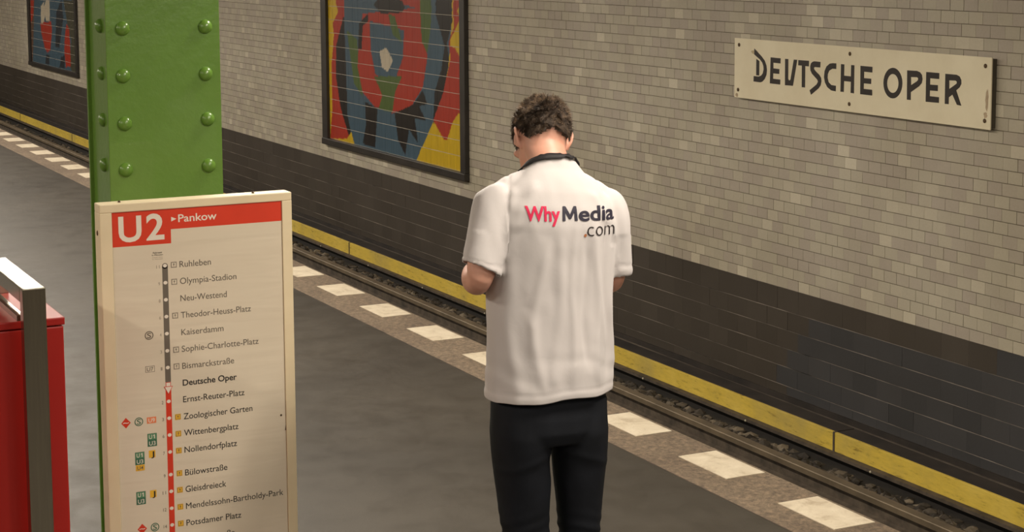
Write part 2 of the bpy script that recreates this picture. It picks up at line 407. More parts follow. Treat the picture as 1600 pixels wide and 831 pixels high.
# ballast stones between the far rail and the conductor rail and out to the wall
ico = bmesh.new(); bmesh.ops.create_icosphere(ico, subdivisions=1, radius=1.0)
IV = [v.co.copy() for v in ico.verts]; IF = [tuple(v.index for v in f.verts) for f in ico.faces]; ico.free()
rb = random.Random(5); V = []; F = []; tint = []
def stone(x, y, z, r):
    b = len(V); sx, sy, sz = r * rb.uniform(.8, 1.5), r * rb.uniform(.7, 1.2), r * rb.uniform(.55, .95); a = rb.uniform(0, PI); ca, sa = math.cos(a), math.sin(a)
    for v in IV:
        k = rb.uniform(.72, 1.15); p = (v.x * sx * k, v.y * sy * k, v.z * sz * k)
        V.append((x + p[0] * ca - p[1] * sa, y + p[0] * sa + p[1] * ca, z + p[2]))
    for f in IF: F.append(tuple(b + i for i in f))
    tint.extend([rb.random() ** 1.6] * len(IF))
x = -6.3
while x > -41:
    far = x < -22
    for _ in range(6 if far else 20):
        yy = 6.180 + .32 * rb.random() ** 1.4; stone(x + rb.uniform(-.05, .05), yy, -0.985 - .13 * (yy - 6.15) + rb.uniform(-.012, .018), rb.uniform(.022, .046))
    x -= 0.10 if far else 0.062
me = mesh_from(V, F, 'ballast'); a = me.attributes.new('tint', 'FLOAT', 'FACE'); a.data.foreach_set('value', tint)
o = obj('ballast', me, M['ballast']); tag(o, 'dark brown broken stone ballast beside the rail', 'ballast', kind='stuff')

# conductor rail with its yellow side boards, one board after another
tr = empty('conductor_rail', (0, 6.6, -1.0)); tag(tr, 'conductor rail behind yellow cover boards along the wall', 'conductor rail')
box('rail_bar', X0, X1, -0.045, 0.02, 0.030, 0.050, M['rail_side'], tr)
L = 4.06; x = -8.841 + 3 * L
while x > X0:
    xa, xb = max(x - L + .006, X0), x - .006
    bm = bmesh.new(); bm_box(bm, xa, xb, 0.0, 0.022, 0.050, 0.170, 0.003); obj('cover_board', bm, M['yellow'], tr)
    bm = bmesh.new(); bm_box(bm, xa, xb, 0.022, 0.16, 0.155, 0.172, 0.003); obj('cover_lid', bm, M['dark_timber'], tr)
    bm = bmesh.new(); bm_box(bm, xb - .002, xb + .014, -0.004, 0.024, 0.046, 0.172); obj('joint_clip', bm, M['rail_side'], tr)
    x -= L
ins = bmesh.new(); bmesh.ops.create_uvsphere(ins, u_segments=10, v_segments=6, radius=0.008)
ins_me = bpy.data.meshes.new('insulator'); ins.to_mesh(ins_me); ins.free(); ins_me.materials.append(M['insulator'])
brm = bmesh.new(); bm_box(brm, -0.02, 0.02, 0.02, 0.12, 0.04, 0.16); br_me = bpy.data.meshes.new('bracket'); brm.to_mesh(br_me); brm.free(); br_me.materials.append(M['rail_side'])
x = -7.1
while x > -24:
    o = link(bpy.data.objects.new('insulator', ins_me), tr); o.location = (x, -0.045, 0.036)
    o = link(bpy.data.objects.new('bracket', br_me), tr); o.location = (x, 0, 0)
    x -= 1.32
def pipe(name, y, z, r, mat, label):
    n = 10; V = []; F = []
    xs = [X0 + i * 1.5 for i in range(int((X1 - X0) / 1.5) + 1)]
    for i, xx in enumerate(xs):
        for j in range(n):
            t = 2 * PI * j / n; V.append((xx, y + r * math.cos(t) + .004 * math.sin(i * 1.7), z + r * math.sin(t) + .003 * math.sin(i * 2.3)))
    for i in range(len(xs) - 1):
        for j in range(n): F.append((i * n + j, i * n + (j + 1) % n, (i + 1) * n + (j + 1) % n, (i + 1) * n + j))
    o = obj(name, mesh_from(V, F, name, True), mat); tag(o, label, 'cable', 'cables at the foot of the wall'); return o
pipe('cable', 6.895, -0.905, 0.024, M['cable'], 'thick grimy cable lying at the foot of the dark wall')
pipe('cable', 6.832, -0.928, 0.016, M['cable'], 'thinner grimy cable beside the thick one behind the yellow boards')
box('cable_tray', X0, X1, 6.80, 6.93, -1.0, -0.94, M['bed'], bed)

# lamps: battens hanging under the ceiling
hb = bmesh.new(); bm_box(hb, -0.76, 0.76, -0.08, 0.08, 0.06, 0.12, 0.006); h_me = bpy.data.meshes.new('housing'); hb.to_mesh(h_me); hb.free(); h_me.materials.append(M['lamp_body'])
db = bmesh.new(); bm_box(db, -0.74, 0.74, -0.06, 0.06, 0.0, 0.059, 0.012); d_me = bpy.data.meshes.new('diffuser'); db.to_mesh(d_me); db.free(); d_me.materials.append(M['diffuser'])
sb = bmesh.new(); bm_box(sb, -0.5, -0.48, -0.01, 0.01, 0.12, 0.14); bm_box(sb, 0.48, 0.5, -0.01, 0.01, 0.12, 0.14); s_me = bpy.data.meshes.new('bracket'); sb.to_mesh(s_me); sb.free(); s_me.materials.append(M['lamp_body'])
for lx, ly in LAMPS:
    t = empty('ceiling_light', (lx, ly, CEIL_Z - 0.14))
    tag(t, 'long fluorescent batten under the platform ceiling', 'ceiling light', 'fluorescent battens over the platform')
    for nm, me in (('housing', h_me), ('diffuser', d_me), ('bracket', s_me)): link(bpy.data.objects.new(nm, me), t)

# ------------------------------------------------------------ murals (plain abstract colour fields)
COL = {'red': (0.40, 0.040, 0.022), 'yellow': (0.60, 0.40, 0.02), 'blue': (0.062, 0.110, 0.150), 'black': (0.020, 0.017, 0.015), 'green': (0.085, 0.135, 0.035), 'cream': (0.55, 0.48, 0.36),
       'olive': (0.070, 0.068, 0.045), 'brown': (0.13, 0.075, 0.045), 'dark': (0.03, 0.035, 0.042)}
MURAL = [('red',[(-18.32,1.577),(-17.8,1.59),(-17.81,1.299),(-17.73,0.137),(-18.34,0.08),(-18.27,0.387),(-18.27,0.935),(-18.18,1.211),(-18.24,1.431)]),('yellow',[(-18.32,1.577),(-18.13,1.582),(-18.04,1.462),(-18.25,1.307),(-18.21,1.087),(-18.28,0.835),(-18.26,0.388),(-18.4,0.326)]),('black',[(-17.9,1.405),(-17.7,1.412),(-17.73,0.088),(-18.01,0.432),(-18.14,0.769),(-18.12,1.091)]),('blue',[(-17.86,1.588),(-15.13,1.654),(-15.19,1.25),(-15.25,1.012),(-15.41,0.7),(-15.63,0.464),(-16.02,0.081),(-17.66,0.082),(-17.82,0.374),(-17.84,0.861),(-17.86,1.224)]),('yellow',[(-17.85,0.126),(-17.72,0.211),(-17.63,0.085),(-17.83,0.078)]),('green',[(-17.8,1.276),(-17.52,1.191),(-17.38,0.601),(-17.62,0.729)]),('black',[(-15.49,1.646),(-15.18,1.653),(-15.14,1.464),(-15.27,1.246),(-15.22,1.099),(-15.41,0.656),(-15.6,0.466),(-15.56,0.776),(-15.4,1.003),(-15.32,1.222),(-15.52,1.516)]),('red',[(-17.35,1.459),(-15.82,1.572),(-15.72,1.094),(-15.84,0.801),(-16.12,0.602),(-16.59,0.497),(-17.07,0.529),(-17.38,0.649),(-17.51,0.904),(-17.47,1.169)]),('black',[(-17.45,1.361),(-17.21,1.463),(-17.19,1.393),(-17.35,1.34),(-17.39,1.101),(-17.49,1.097)]),('green',[(-15.88,1.592),(-15.6,1.643),(-15.63,1.404),(-15.72,1.138),(-15.85,1.242)]),('blue',[(-17.16,1.394),(-16.27,1.335),(-16.31,1.063),(-16.52,0.824),(-16.76,0.797),(-17.03,0.861),(-17.14,1.09)]),('green',[(-17.06,0.836),(-16.34,0.88),(-16.52,0.709),(-16.59,0.508),(-16.95,0.515),(-16.85,0.662)]),('green',[(-16.67,1.48),(-16.5,1.463),(-16.33,1.209),(-16.56,1.278)]),('cream',[(-16.91,1.096),(-16.73,1.145),(-16.56,1.023),(-16.7,0.899),(-16.85,0.942)]),('black',[(-17.32,0.558),(-16.98,0.512),(-17.06,0.104),(-17.4,0.119),(-17.3,0.32)]),('black',[(-16.54,0.501),(-16.06,0.629),(-15.84,0.779),(-15.73,0.654),(-15.93,0.617),(-15.76,0.485),(-16.04,0.496),(-15.96,0.256),(-16.18,0.371),(-16.28,0.112),(-16.45,0.233)]),('red',[(-15.13,1.633),(-14.95,1.512),(-15.19,1.271),(-15.09,1.223),(-14.92,1.073),(-14.88,0.634),(-15.03,0.622),(-15.16,0.526),(-15.29,0.35),(-15.37,0.356),(-15.6,0.51),(-15.36,0.79),(-15.19,1.122),(-15.23,1.269),(-15.11,1.402)]),('yellow',[(-14.95,1.659),(-14.78,1.663),(-14.79,1.101),(-14.92,1.094),(-15.02,1.174),(-15.09,1.223),(-15.19,1.229),(-15.19,1.292),(-14.96,1.491),(-15.13,1.644)]),('black',[(-17.15,1.605),(-16.15,1.63),(-16.32,1.502),(-16.85,1.474)])]
FARMURAL = [('olive',[(-30.93,1.271),(-29.77,1.299),(-29.95,0.042),(-30.38,0.015),(-30.65,0.201),(-30.44,0.615),(-30.64,0.775)]),('brown',[(-33.87,1.2),(-33.26,1.215),(-33.58,0.074),(-33.89,0.057)]),('red',[(-33.6,1.206),(-33.3,1.214),(-33.39,0.94),(-33.61,0.787)]),('cream',[(-32.73,1.121),(-32.42,1.217),(-32.53,1.091),(-32.26,1.239),(-32.02,1.245),(-32.04,0.869),(-32.32,0.859),(-32.42,0.97),(-32.53,0.825),(-32.79,0.744)]),('red',[(-32.82,0.815),(-31.92,0.873),(-31.91,0.673),(-32.08,0.368),(-32.33,0.311),(-32.52,0.382),(-32.77,0.638)]),('dark',[(-32.41,0.28),(-32.17,0.284),(-32.2,0.115),(-32.52,0.114)]),('dark',[(-31.5,1.051),(-31.08,1.267),(-30.98,0.965),(-31.36,0.437),(-31.67,0.457)]),('red',[(-30.77,0.888),(-30.56,0.778),(-30.54,0.174),(-30.92,0.135),(-30.99,0.421),(-30.92,0.628)]),('dark',[(-31.23,0.306),(-30.96,0.32),(-31.03,0.094),(-31.42,0.089)])]

def inside(p, x, z):
    c = False; j = len(p) - 1
    for i in range(len(p)):
        if (p[i][1] > z) != (p[j][1] > z) and x < (p[j][0] - p[i][0]) * (z - p[i][1]) / (p[j][1] - p[i][1]) + p[i][0]: c = not c
        j = i
    return c
def paint_fn(polys, ground):
    bb = [(min(q[0] for q in p), max(q[0] for q in p), min(q[1] for q in p), max(q[1] for q in p)) for _, p in polys]
    def f(x, z):
        z = z if z < 1.56 else 1.56 - (z - 1.56) * 0.9
        for i in range(len(polys) - 1, -1, -1):
            b = bb[i]
            if b[0] <= x <= b[1] and b[2] <= z <= b[3] and inside(polys[i][1], x, z): return COL[polys[i][0]]
        return COL[ground]
    return f
def tile_grid(x0, x1, z0, z1, y, n, fn, V, F, K):
    b = len(V)
    for j in range(n + 1):
        for i in range(n + 1):
            x = x0 + (x1 - x0) * i / n; z = z0 + (z1 - z0) * j / n
            V.append((x, y, z)); K.append((*fn(x, z), 1.0))
    for j in range(n):
        for i in range(n):
            a = b + j * (n + 1) + i; F.append((a, a + 1, a + n + 2, a + n + 1))
    # rim down to the wall
    r = len(V)
    for (i, j) in ((0, 0), (n, 0), (n, n), (0, n)):
        x = x0 + (x1 - x0) * i / n; z = z0 + (z1 - z0) * j / n; V.append((x, y + .006, z)); K.append((*fn(x, z), 1.0))
    cs = [b, b + n, b + n * (n + 1) + n, b + n * (n + 1)]
    for k in range(4): F.append((cs[(k + 1) % 4], cs[k], r + k, r + (k + 1) % 4))
def paint_mesh(name, V, F, K, mat):
    me = mesh_from(V, F, name); a = me.color_attributes.new('paint', 'FLOAT_COLOR', 'POINT')
    a.data.foreach_set('color', np.array(K, dtype=np.float32).ravel()); me.materials.append(mat); return me
def mural(idx, xa, xb, fn, singles, label):
    root = empty('mural', ((xa + xb) / 2, WY, MZ0)); tag(root, label, 'mural')
    off = Vector(((xa + xb) / 2, WY, MZ0))
    bt = 0.105 if idx == 0 else 0.13
    bx = lambda nm, x0, x1, y0, y1, z0, z1, mt, bv=0: box(nm, x0 - off.x, x1 - off.x, y0 - off.y, y1 - off.y, z0 - off.z, z1 - off.z, mt, root, bv)
    fs = 0.155; fb = 0.072
    bx('back_plate', xa + .02, xb - .02, WY - .0105, WY + .008, MZ0 + .02, MZ1 - .02, M['mural_grout'])
    bx('frame_side', xa, xa + fs, WY - .045, WY + .008, MZ0 + fb, MZ1 - fb, M['mural_frame'], .006)
    bx('frame_side', xb - .11, xb, WY - .045, WY + .008, MZ0 + fb, MZ1 - fb, M['mural_frame'], .006)
    bx('frame_rail', xa, xb, WY - .055, WY + .008, MZ0, MZ0 + fb, M['mural_frame'], .008)
    bx('frame_rail', xa, xb, WY - .055, WY + .008, MZ1 - fb, MZ1, M['mural_frame'], .008)
    x0, x1, z0 = xa + fs, xb - .11, MZ0 + fb; nx = 24; tw = (x1 - x0) / nx; nz = 15; th = (MZ1 - fb - z0) / nz
    VJ, FJ, KJ = [], [], []; g = 0.0028
    for r in range(nz):
        for c in range(nx):
            a = (x0 + c * tw + g * .35, x0 + (c + 1) * tw - g * .35, z0 + r * th + g * .9, z0 + (r + 1) * th - g * .9)
            a = (a[0] - off.x, a[1] - off.x, a[2] - off.z, a[3] - off.z)
            gf = lambda x, z: fn(x + off.x, z + off.z)
            yy = -.012 + rw.uniform(-.0005, .0005)
            if singles and r < 12:
                V2, F2, K2 = [], [], []
                tile_grid(*a, yy, 10, gf, V2, F2, K2)
                o = obj('painted_tile', paint_mesh('painted_tile', V2, F2, K2, M['mural']), None, root)
            else: tile_grid(*a, yy, 10 if singles else 5, gf, VJ, FJ, KJ)
    o = obj('painted_tile_field', paint_mesh('painted_tile_field', VJ, FJ, KJ, M['mural']), None, root); o['kind'] = 'stuff'
    return root
mural(0, *MURALS[0], paint_fn(MURAL, 'yellow'), True, 'large tile mural with red, blue and yellow shapes behind the man')
mural(1, *MURALS[1], paint_fn(FARMURAL, 'blue'), False, 'distant blue tile mural with red shapes, left of the green column')

# ------------------------------------------------------------ text helper
def text_mesh(s, size=1.0, offset=0.0, xscale=1.0, extrude=0.0, res=4):
    cu = bpy.data.curves.new('t', 'FONT'); cu.body = s; cu.size = size; cu.offset = offset; cu.extrude = extrude; cu.resolution_u = res
    o = bpy.data.objects.new('t', cu); C.objects.link(o)
    dg = bpy.context.evaluated_depsgraph_get(); dg.update()
    me = bpy.data.meshes.new_from_object(o.evaluated_get(dg), depsgraph=dg)
    bpy.data.objects.remove(o); bpy.data.curves.remove(cu)
    return me
def mesh_bounds(me):
    a = np.empty(len(me.vertices) * 3); me.vertices.foreach_get('co', a); a = a.reshape(-1, 3); return a.min(0), a.max(0), a
def poly_mesh(rings, extrude=0.0):
    cu = bpy.data.curves.new('p', 'CURVE'); cu.dimensions = '2D'; cu.fill_mode = 'BOTH'; cu.extrude = extrude
    for r in rings:
        sp = cu.splines.new('POLY'); sp.points.add(len(r) - 1); sp.use_cyclic_u = True
        for p, q in zip(sp.points, r): p.co = (q[0], q[1], 0, 1)
    o = bpy.data.objects.new('p', cu); C.objects.link(o)
    dg = bpy.context.evaluated_depsgraph_get(); dg.update()
    me = bpy.data.meshes.new_from_object(o.evaluated_get(dg), depsgraph=dg)
    bpy.data.objects.remove(o); bpy.data.curves.remove(cu); return me

# ------------------------------------------------------------ station name sign on the wall
LETTERS = [[[(-10.1962,1.4494),(-10.1611,1.4294),(-10.1105,1.401),(-10.0739,1.3746),(-10.0526,1.3423),(-10.0467,1.3118),(-10.0515,1.2807),(-10.0717,1.2511),(-10.0985,1.2323),(-10.1211,1.2262),(-10.2016,1.2272),(-10.2004,1.2638),(-10.1399,1.2639),(-10.1128,1.2718),(-10.0931,1.2884),(-10.0837,1.3148),(-10.0868,1.3378),(-10.1008,1.3602),(-10.1283,1.3794),(-10.165,1.3956),(-10.1955,1.4095)]],[[(-10.1712,1.3812),(-10.1363,1.3676),(-10.1364,1.2713),(-10.1711,1.2708)]],[[(-10.0035,1.4004),(-9.8902,1.3992),(-9.8913,1.3657),(-9.9726,1.3663),(-9.9719,1.329),(-9.9029,1.3279),(-9.9041,1.2958),(-9.9731,1.2957),(-9.9742,1.2598),(-9.891,1.2589),(-9.8922,1.2263),(-10.0092,1.2268)]],[[(-9.8378,1.399),(-9.8031,1.3993),(-9.8022,1.2706),(-9.7934,1.2611),(-9.783,1.2608),(-9.7745,1.2674),(-9.7402,1.3992),(-9.7034,1.3996),(-9.7478,1.2278),(-9.8361,1.2259)]],[[(-9.6897,1.3989),(-9.575,1.4001),(-9.5759,1.3643),(-9.6145,1.3641),(-9.6149,1.2256),(-9.6487,1.2253),(-9.65,1.3651),(-9.6907,1.3648)]],[[(-9.4507,1.4),(-9.4531,1.3645),(-9.5117,1.364),(-9.5199,1.3577),(-9.5155,1.348),(-9.4945,1.3345),(-9.4611,1.3168),(-9.4418,1.2983),(-9.438,1.2764),(-9.4456,1.2513),(-9.4673,1.2301),(-9.5468,1.1836),(-9.5625,1.2113),(-9.4885,1.2534),(-9.4741,1.2716),(-9.4793,1.2836),(-9.5019,1.297),(-9.5398,1.3194),(-9.5569,1.3407),(-9.5592,1.3653),(-9.5513,1.3855),(-9.5332,1.3964),(-9.5167,1.4003)]],[[(-9.2837,1.3994),(-9.2845,1.3645),(-9.3238,1.3641),(-9.3558,1.3501),(-9.3714,1.3271),(-9.3733,1.3026),(-9.3621,1.2764),(-9.3334,1.2602),(-9.2851,1.2586),(-9.2859,1.2235),(-9.3326,1.2261),(-9.3735,1.2439),(-9.3986,1.2716),(-9.41,1.3052),(-9.4044,1.3447),(-9.3848,1.3752),(-9.3528,1.3941),(-9.3206,1.3993)]],[[(-9.2343,1.3983),(-9.2011,1.3982),(-9.2025,1.3278),(-9.1317,1.3273),(-9.1304,1.3983),(-9.0992,1.3982),(-9.0994,1.2239),(-9.1322,1.2245),(-9.1308,1.2938),(-9.2016,1.294),(-9.2031,1.2254),(-9.2364,1.225)]],[[(-9.0367,1.3988),(-8.9193,1.3988),(-8.9199,1.3639),(-9.0005,1.3648),(-9.001,1.3249),(-8.9294,1.3256),(-8.9301,1.2934),(-9.0016,1.2925),(-9.0023,1.2587),(-8.9185,1.2583),(-8.9176,1.2234),(-9.0352,1.2236)]],[[(-8.6307,1.3181),(-8.6323,1.2976),(-8.6382,1.2778),(-8.6482,1.2597),(-8.6618,1.2442),(-8.6782,1.232),(-8.6968,1.2238),(-8.7165,1.2201),(-8.7365,1.2209),(-8.7556,1.2264),(-8.7729,1.2363),(-8.7876,1.2499),(-8.7989,1.2668),(-8.8061,1.286),(-8.8089,1.3065),(-8.8073,1.3273),(-8.8011,1.3474),(-8.7909,1.3656),(-8.7771,1.3811),(-8.7603,1.3932),(-8.7416,1.4011),(-8.7218,1.4045),(-8.702,1.4034),(-8.6831,1.3977),(-8.666,1.3877),(-8.6516,1.374),(-8.6406,1.3573),(-8.6335,1.3384)],[(-8.6653,1.314),(-8.6663,1.3013),(-8.67,1.2891),(-8.6761,1.2778),(-8.6845,1.2682),(-8.6946,1.2607),(-8.7061,1.2557),(-8.7182,1.2534),(-8.7305,1.254),(-8.7422,1.2574),(-8.7528,1.2635),(-8.7618,1.272),(-8.7687,1.2824),(-8.7731,1.2942),(-8.7749,1.3069),(-8.7739,1.3197),(-8.7701,1.3321),(-8.7639,1.3433),(-8.7554,1.3529),(-8.7452,1.3604),(-8.7337,1.3653),(-8.7215,1.3675),(-8.7093,1.3668),(-8.6976,1.3633),(-8.6871,1.3571),(-8.6782,1.3487),(-8.6714,1.3383),(-8.667,1.3266)]],[[(-8.5871,1.3972),(-8.4977,1.3993),(-8.4694,1.3928),(-8.4514,1.378),(-8.4457,1.3534),(-8.452,1.3303),(-8.4739,1.3106),(-8.5504,1.2698),(-8.5504,1.223),(-8.5847,1.2228)],[(-8.5517,1.3595),(-8.4966,1.362),(-8.4852,1.3577),(-8.4855,1.3463),(-8.4958,1.3374),(-8.5488,1.3111)]],[[(-8.4123,1.398),(-8.2967,1.3986),(-8.2969,1.3637),(-8.3765,1.3632),(-8.3768,1.3261),(-8.3067,1.3272),(-8.307,1.293),(-8.3771,1.2918),(-8.3774,1.2583),(-8.2949,1.258),(-8.2952,1.2247),(-8.4124,1.2232)]],[[(-8.2424,1.3974),(-8.1453,1.398),(-8.1185,1.3895),(-8.1047,1.3705),(-8.1033,1.3486),(-8.1165,1.3279),(-8.1456,1.3082),(-8.099,1.2231),(-8.1362,1.226),(-8.1768,1.2816),(-8.2084,1.2638),(-8.2084,1.2241),(-8.2421,1.2233)],[(-8.2076,1.3618),(-8.1542,1.3639),(-8.142,1.3593),(-8.1417,1.3483),(-8.1534,1.3409),(-8.2059,1.3116)]]]
sg = empty('station_sign', (-9.145, WY, 1.30)); tag(sg, 'cream enamel station name board with black lettering, screwed to the wall', 'sign')
def sgb(nm, x0, x1, y0, y1, z0, z1, mt, bv=0): return box(nm, x0 + 9.145, x1 + 9.145, y0 - WY, y1 - WY, z0 - 1.30, z1 - 1.30, mt, sg, bv)
sgb('backing', -10.425, -7.86, WY - .036, WY + .004, 1.112, 1.502, M['enamel_side'])
sgb('panel', -10.437, -7.853, WY - .044, WY - .036, 1.104, 1.511, M['enamel'], .002)
for k, rings in enumerate(LETTERS):
    me = poly_mesh(rings, 0.0009)
    for v in me.vertices: v.co = Vector((v.co.x + 9.145, -0.0449 + v.co.z, v.co.y - 1.30))
    obj('letter', me, M['ink'], sg)
sc = bmesh.new(); bmesh.ops.create_uvsphere(sc, u_segments=10, v_segments=6, radius=0.013)
for v in sc.verts: v.co.y *= 0.4
sc_me = bpy.data.meshes.new('screw'); sc.to_mesh(sc_me); sc.free(); sc_me.materials.append(M['rust'])
for x, z in ((-10.38, 1.466), (-10.388, 1.159), (-9.145, 1.467), (-9.144, 1.154), (-7.903, 1.462), (-7.899, 1.153)):
    o = link(bpy.data.objects.new('screw', sc_me), sg); o.location = (x + 9.145, -.046, z - 1.30)
def blot(cx, cz, rx, rz, mt, seed):
    r_ = random.Random(seed); pts = [(cx + rx * math.cos(t) * r_.uniform(.7, 1.1), cz + rz * math.sin(t) * r_.uniform(.7, 1.1)) for t in [i * 2 * PI / 18 for i in range(18)]]
    me = poly_mesh([pts]);
    for v in me.vertices: v.co = Vector((v.co.x + 9.145, -0.04425, v.co.y - 1.30))
    obj('rust_stain', me, mt, sg)
blot(-7.885, 1.27, .014, .075, M['stain'], 1); blot(-7.895, 1.185, .016, .02, M['stain'], 2)
blot(-10.405, 1.122, .02, .014, M['stain'], 3); blot(-10.19, 1.425, .045, .016, flat('faint_stain', (0.55, 0.44, 0.25)), 4)

# ------------------------------------------------------------ riveted green column
CX, CYL, CYR = -5.762, 1.4227, 1.7990
cyc = (CYL + CYR) / 2
col = empty('steel_column', (CX - 0.14, cyc, 0)); tag(col, 'green painted steel column with round rivets behind the line map', 'column')
def cb(nm, x0, x1, y0, y1, z0, z1, bv=0): return box(nm, x0 - (CX - .14), x1 - (CX - .14), y0 - cyc, y1 - cyc, z0, z1, M['green'], col, bv)
cb('cover_plate', CX - .014, CX, CYL, CYR, 0.02, CEIL_Z, .002)
cb('cover_plate', CX - .280, CX - .266, CYL, CYR, 0.02, CEIL_Z, .002)
cb('side_web', CX - .266, CX - .014, CYL + .012, CYL + .030, 0.02, CEIL_Z)
cb('side_web', CX - .266, CX - .014, CYR - .030, CYR - .012, 0.02, CEIL_Z)
cb('base_plate', CX - .31, CX + .03, CYL - .03, CYR + .03, 0.0, 0.02, .003)
rv = bmesh.new(); bmesh.ops.create_uvsphere(rv, u_segments=24, v_segments=14, radius=1.0)
for v in list(rv.verts):
    if v.co.z < -0.05: rv.verts.remove(v)
for v in rv.verts: v.co = Vector((v.co.x * .0235, v.co.y * .0235, max(v.co.z, 0) * .017 + (0.001 if v.co.z > 0 else -.002)))
rv_me = bpy.data.meshes.new('rivet'); rv.to_mesh(rv_me); rv.free(); rv_me.materials.append(M['green'])
rv_me.polygons.foreach_set('use_smooth', [True] * len(rv_me.polygons))
zr = 0.072
while zr < CEIL_Z - .05:
    jit = lambda: rk.uniform(-.002, .002)
    zz = zr
    for (x, y, rot) in ((CX, 1.4760, (0, PI / 2, 0)), (CX, 1.7500, (0, PI / 2, 0)), (CX - .280, 1.476, (0, -PI / 2, 0)), (CX - .280, 1.75, (0, -PI / 2, 0)),
                        (CX - .112, CYL + .012, (PI / 2, 0, 0)), (CX - .112, CYR - .012, (-PI / 2, 0, 0))):
        o = link(bpy.data.objects.new('rivet', rv_me), col); o.rotation_euler = rot
        o.location = (x - (CX - .14), y - cyc + jit(), zz + jit() + (0.006 if y in (CYL + .012,) else 0))
    zr += 0.1515

# ------------------------------------------------------------ line map board
BX_, BYC = -4.986, 1.479
bd = empty('line_map_board', (BX_ - .03, BYC, 0)); tag(bd, 'cream framed line map board with red header in front of green column', 'sign')
def bb(nm, x0, x1, y0, y1, z0, z1, mt, bv=0): return box(nm, x0 - (BX_ - .03), x1 - (BX_ - .03), y0 - BYC, y1 - BYC, z0, z1, mt, bd, bv)
BZ0 = 0.20
bb('top_rail', BX_ - .06, BX_, 1.1985, 1.7625, 1.413, 1.4375, M['frame_cream'], .003)
bb('side_rail', BX_ - .06, BX_, 1.1985, 1.2325, BZ0, 1.413, M['frame_cream'], .002)
bb('side_rail', BX_ - .06, BX_, 1.7325, 1.7625, BZ0, 1.413, M['frame_cream'], .002)
bb('bottom_rail', BX_ - .06, BX_, 1.1985, 1.7625, BZ0 - .04, BZ0, M['frame_cream'], .003)
bb('back_panel', BX_ - .056, BX_ - .012, 1.231, 1.734, BZ0, 1.4135, M['frame_cream'])
bb('poster', BX_ - .012, BX_ - .0045, 1.2335, 1.7318, BZ0 + .001, 1.4128, M['paper'])
for y in (1.26, 1.70):
    bb('foot', BX_ - .045, BX_ - .015, y - .02, y + .02, 0.0, BZ0 - .039, M['frame_cream'], .003)
    bb('foot_plate', BX_ - .10, BX_ + .04, y - .05, y + .05, 0.0, 0.006, M['frame_cream'])
for y, x in ((1.262, -.03), (1.655, -.03)):
    o = link(bpy.data.objects.new('screw', sc_me), bd); o.location = (BX_ + x - (BX_ - .03), y - BYC, 1.438); o.scale = (.5, 1, .3); o.rotation_euler = (PI / 2, 0, 0)
o = link(bpy.data.objects.new('screw', sc_me), bd); o.location = (0, 1.198 - BYC, 1.355); o.scale = (.5, .5, .6)
PX = .03 - .0044       # local x of the printed surface
def place_print(me, y, z, mat, name, layer=0, parent=None):
    # local 2D (x right, y up) -> board plane facing +x
    for v in me.vertices: v.co = Vector((PX + layer * .0003, v.co.x + y - BYC, v.co.y + z))
    return obj(name, me, mat, parent or bd)
def prect(y0, z0, y1, z1, mat, name, layer=0):
    return place_print(mesh_from([(y0, z0, 0), (y1, z0, 0), (y1, z1, 0), (y0, z1, 0)], [(0, 1, 2, 3)]), 0, 0, mat, name, layer)
def ptext(s, y0, z0, width, cap, mat, name, bold=0.0, layer=1):
    if 'M' in s or 'N' in s and bold > .01: bold = 0.0
    me = text_mesh(s, 1.0, bold); lo, hi, a = mesh_bounds(me)
    ref = text_mesh('H', 1.0, bold); l2, h2, _ = mesh_bounds(ref); bpy.data.meshes.remove(ref)
    sy = cap / (h2[1] - 0); sx = width / (hi[0] - lo[0])
    for v in me.vertices: v.co = Vector(((v.co.x - lo[0]) * sx, v.co.y * sy, 0))
    return place_print(me, y0, z0, mat, name, layer)
def disc(y, z, r, mat, name, layer=1, n=20, ry=1.0):
    return place_print(poly_mesh([[(r * ry * math.cos(2 * PI * i / n), r * math.sin(2 * PI * i / n)) for i in range(n)]]), y, z, mat, name, layer)
def ringp(y, z, r, w, mat, name, layer=1, n=24):
    return place_print(poly_mesh([[(q * math.cos(2 * PI * i / n), q * math.sin(2 * PI * i / n)) for i in range(n)] for q in (r, r - w)]), y, z, mat, name, layer)
place_print(poly_mesh([[(1.2335, 1.4128), (1.2335, 1.3145), (1.4010, 1.3138), (1.4010, 1.3542), (1.7318, 1.3542), (1.7318, 1.4128)]]), 0, 0, M['p_red'], 'header_band', 0)
ptext('U', 1.2512, 1.3288, .0655, .0713, M['p_white'], 'header_text', .022); ptext('2', 1.3300, 1.3288, .0520, .0730, M['p_white'], 'header_text', .022)
place_print(mesh_from([(1.4028, 1.3762, 0), (1.4178, 1.3828, 0), (1.4028, 1.3895, 0)], [(0, 1, 2)]), 0, 0, M['p_white'], 'arrow', 1)
ptext('Pankow', 1.4232, 1.3733, .1130, .0215, M['p_white'], 'header_text', .012)
rows = [('Ruhleben', 1.2428, .0925, 'g'), ('Olympia-Stadion', 1.1940, .1675, 'g'), ('Neu-Westend', 1.1442, .1372, 'g'), ('Theodor-Heuss-Platz', 1.0952, .209, 'g'), ('Kaiserdamm', 1.0452, .125, 'g'),
        ('Sophie-Charlotte-Platz', .9965, .230, 'g'), ('Bismarckstraße', .9467, .1545, 'g'), ('Deutsche Oper', .8975, .1615, 'b'), ('Ernst-Reuter-Platz', .8486, .1838, 'k'), ('Zoologischer Garten', .7985, .2068, 'k'),
        ('Wittenbergplatz', .7498, .1632, 'k'), ('Nollendorfplatz', .6999, .1575, 'k'), ('Bülowstraße', .6323, .1265, 'k'), ('Gleisdreieck', .5830, .1220, 'k'), ('Mendelssohn-Bartholdy-Park', .5327, .2965, 'k'),
        ('Potsdamer Platz', .4828, .1655, 'k'), ('Mohrenstraße', .4335, .1440, 'k')]
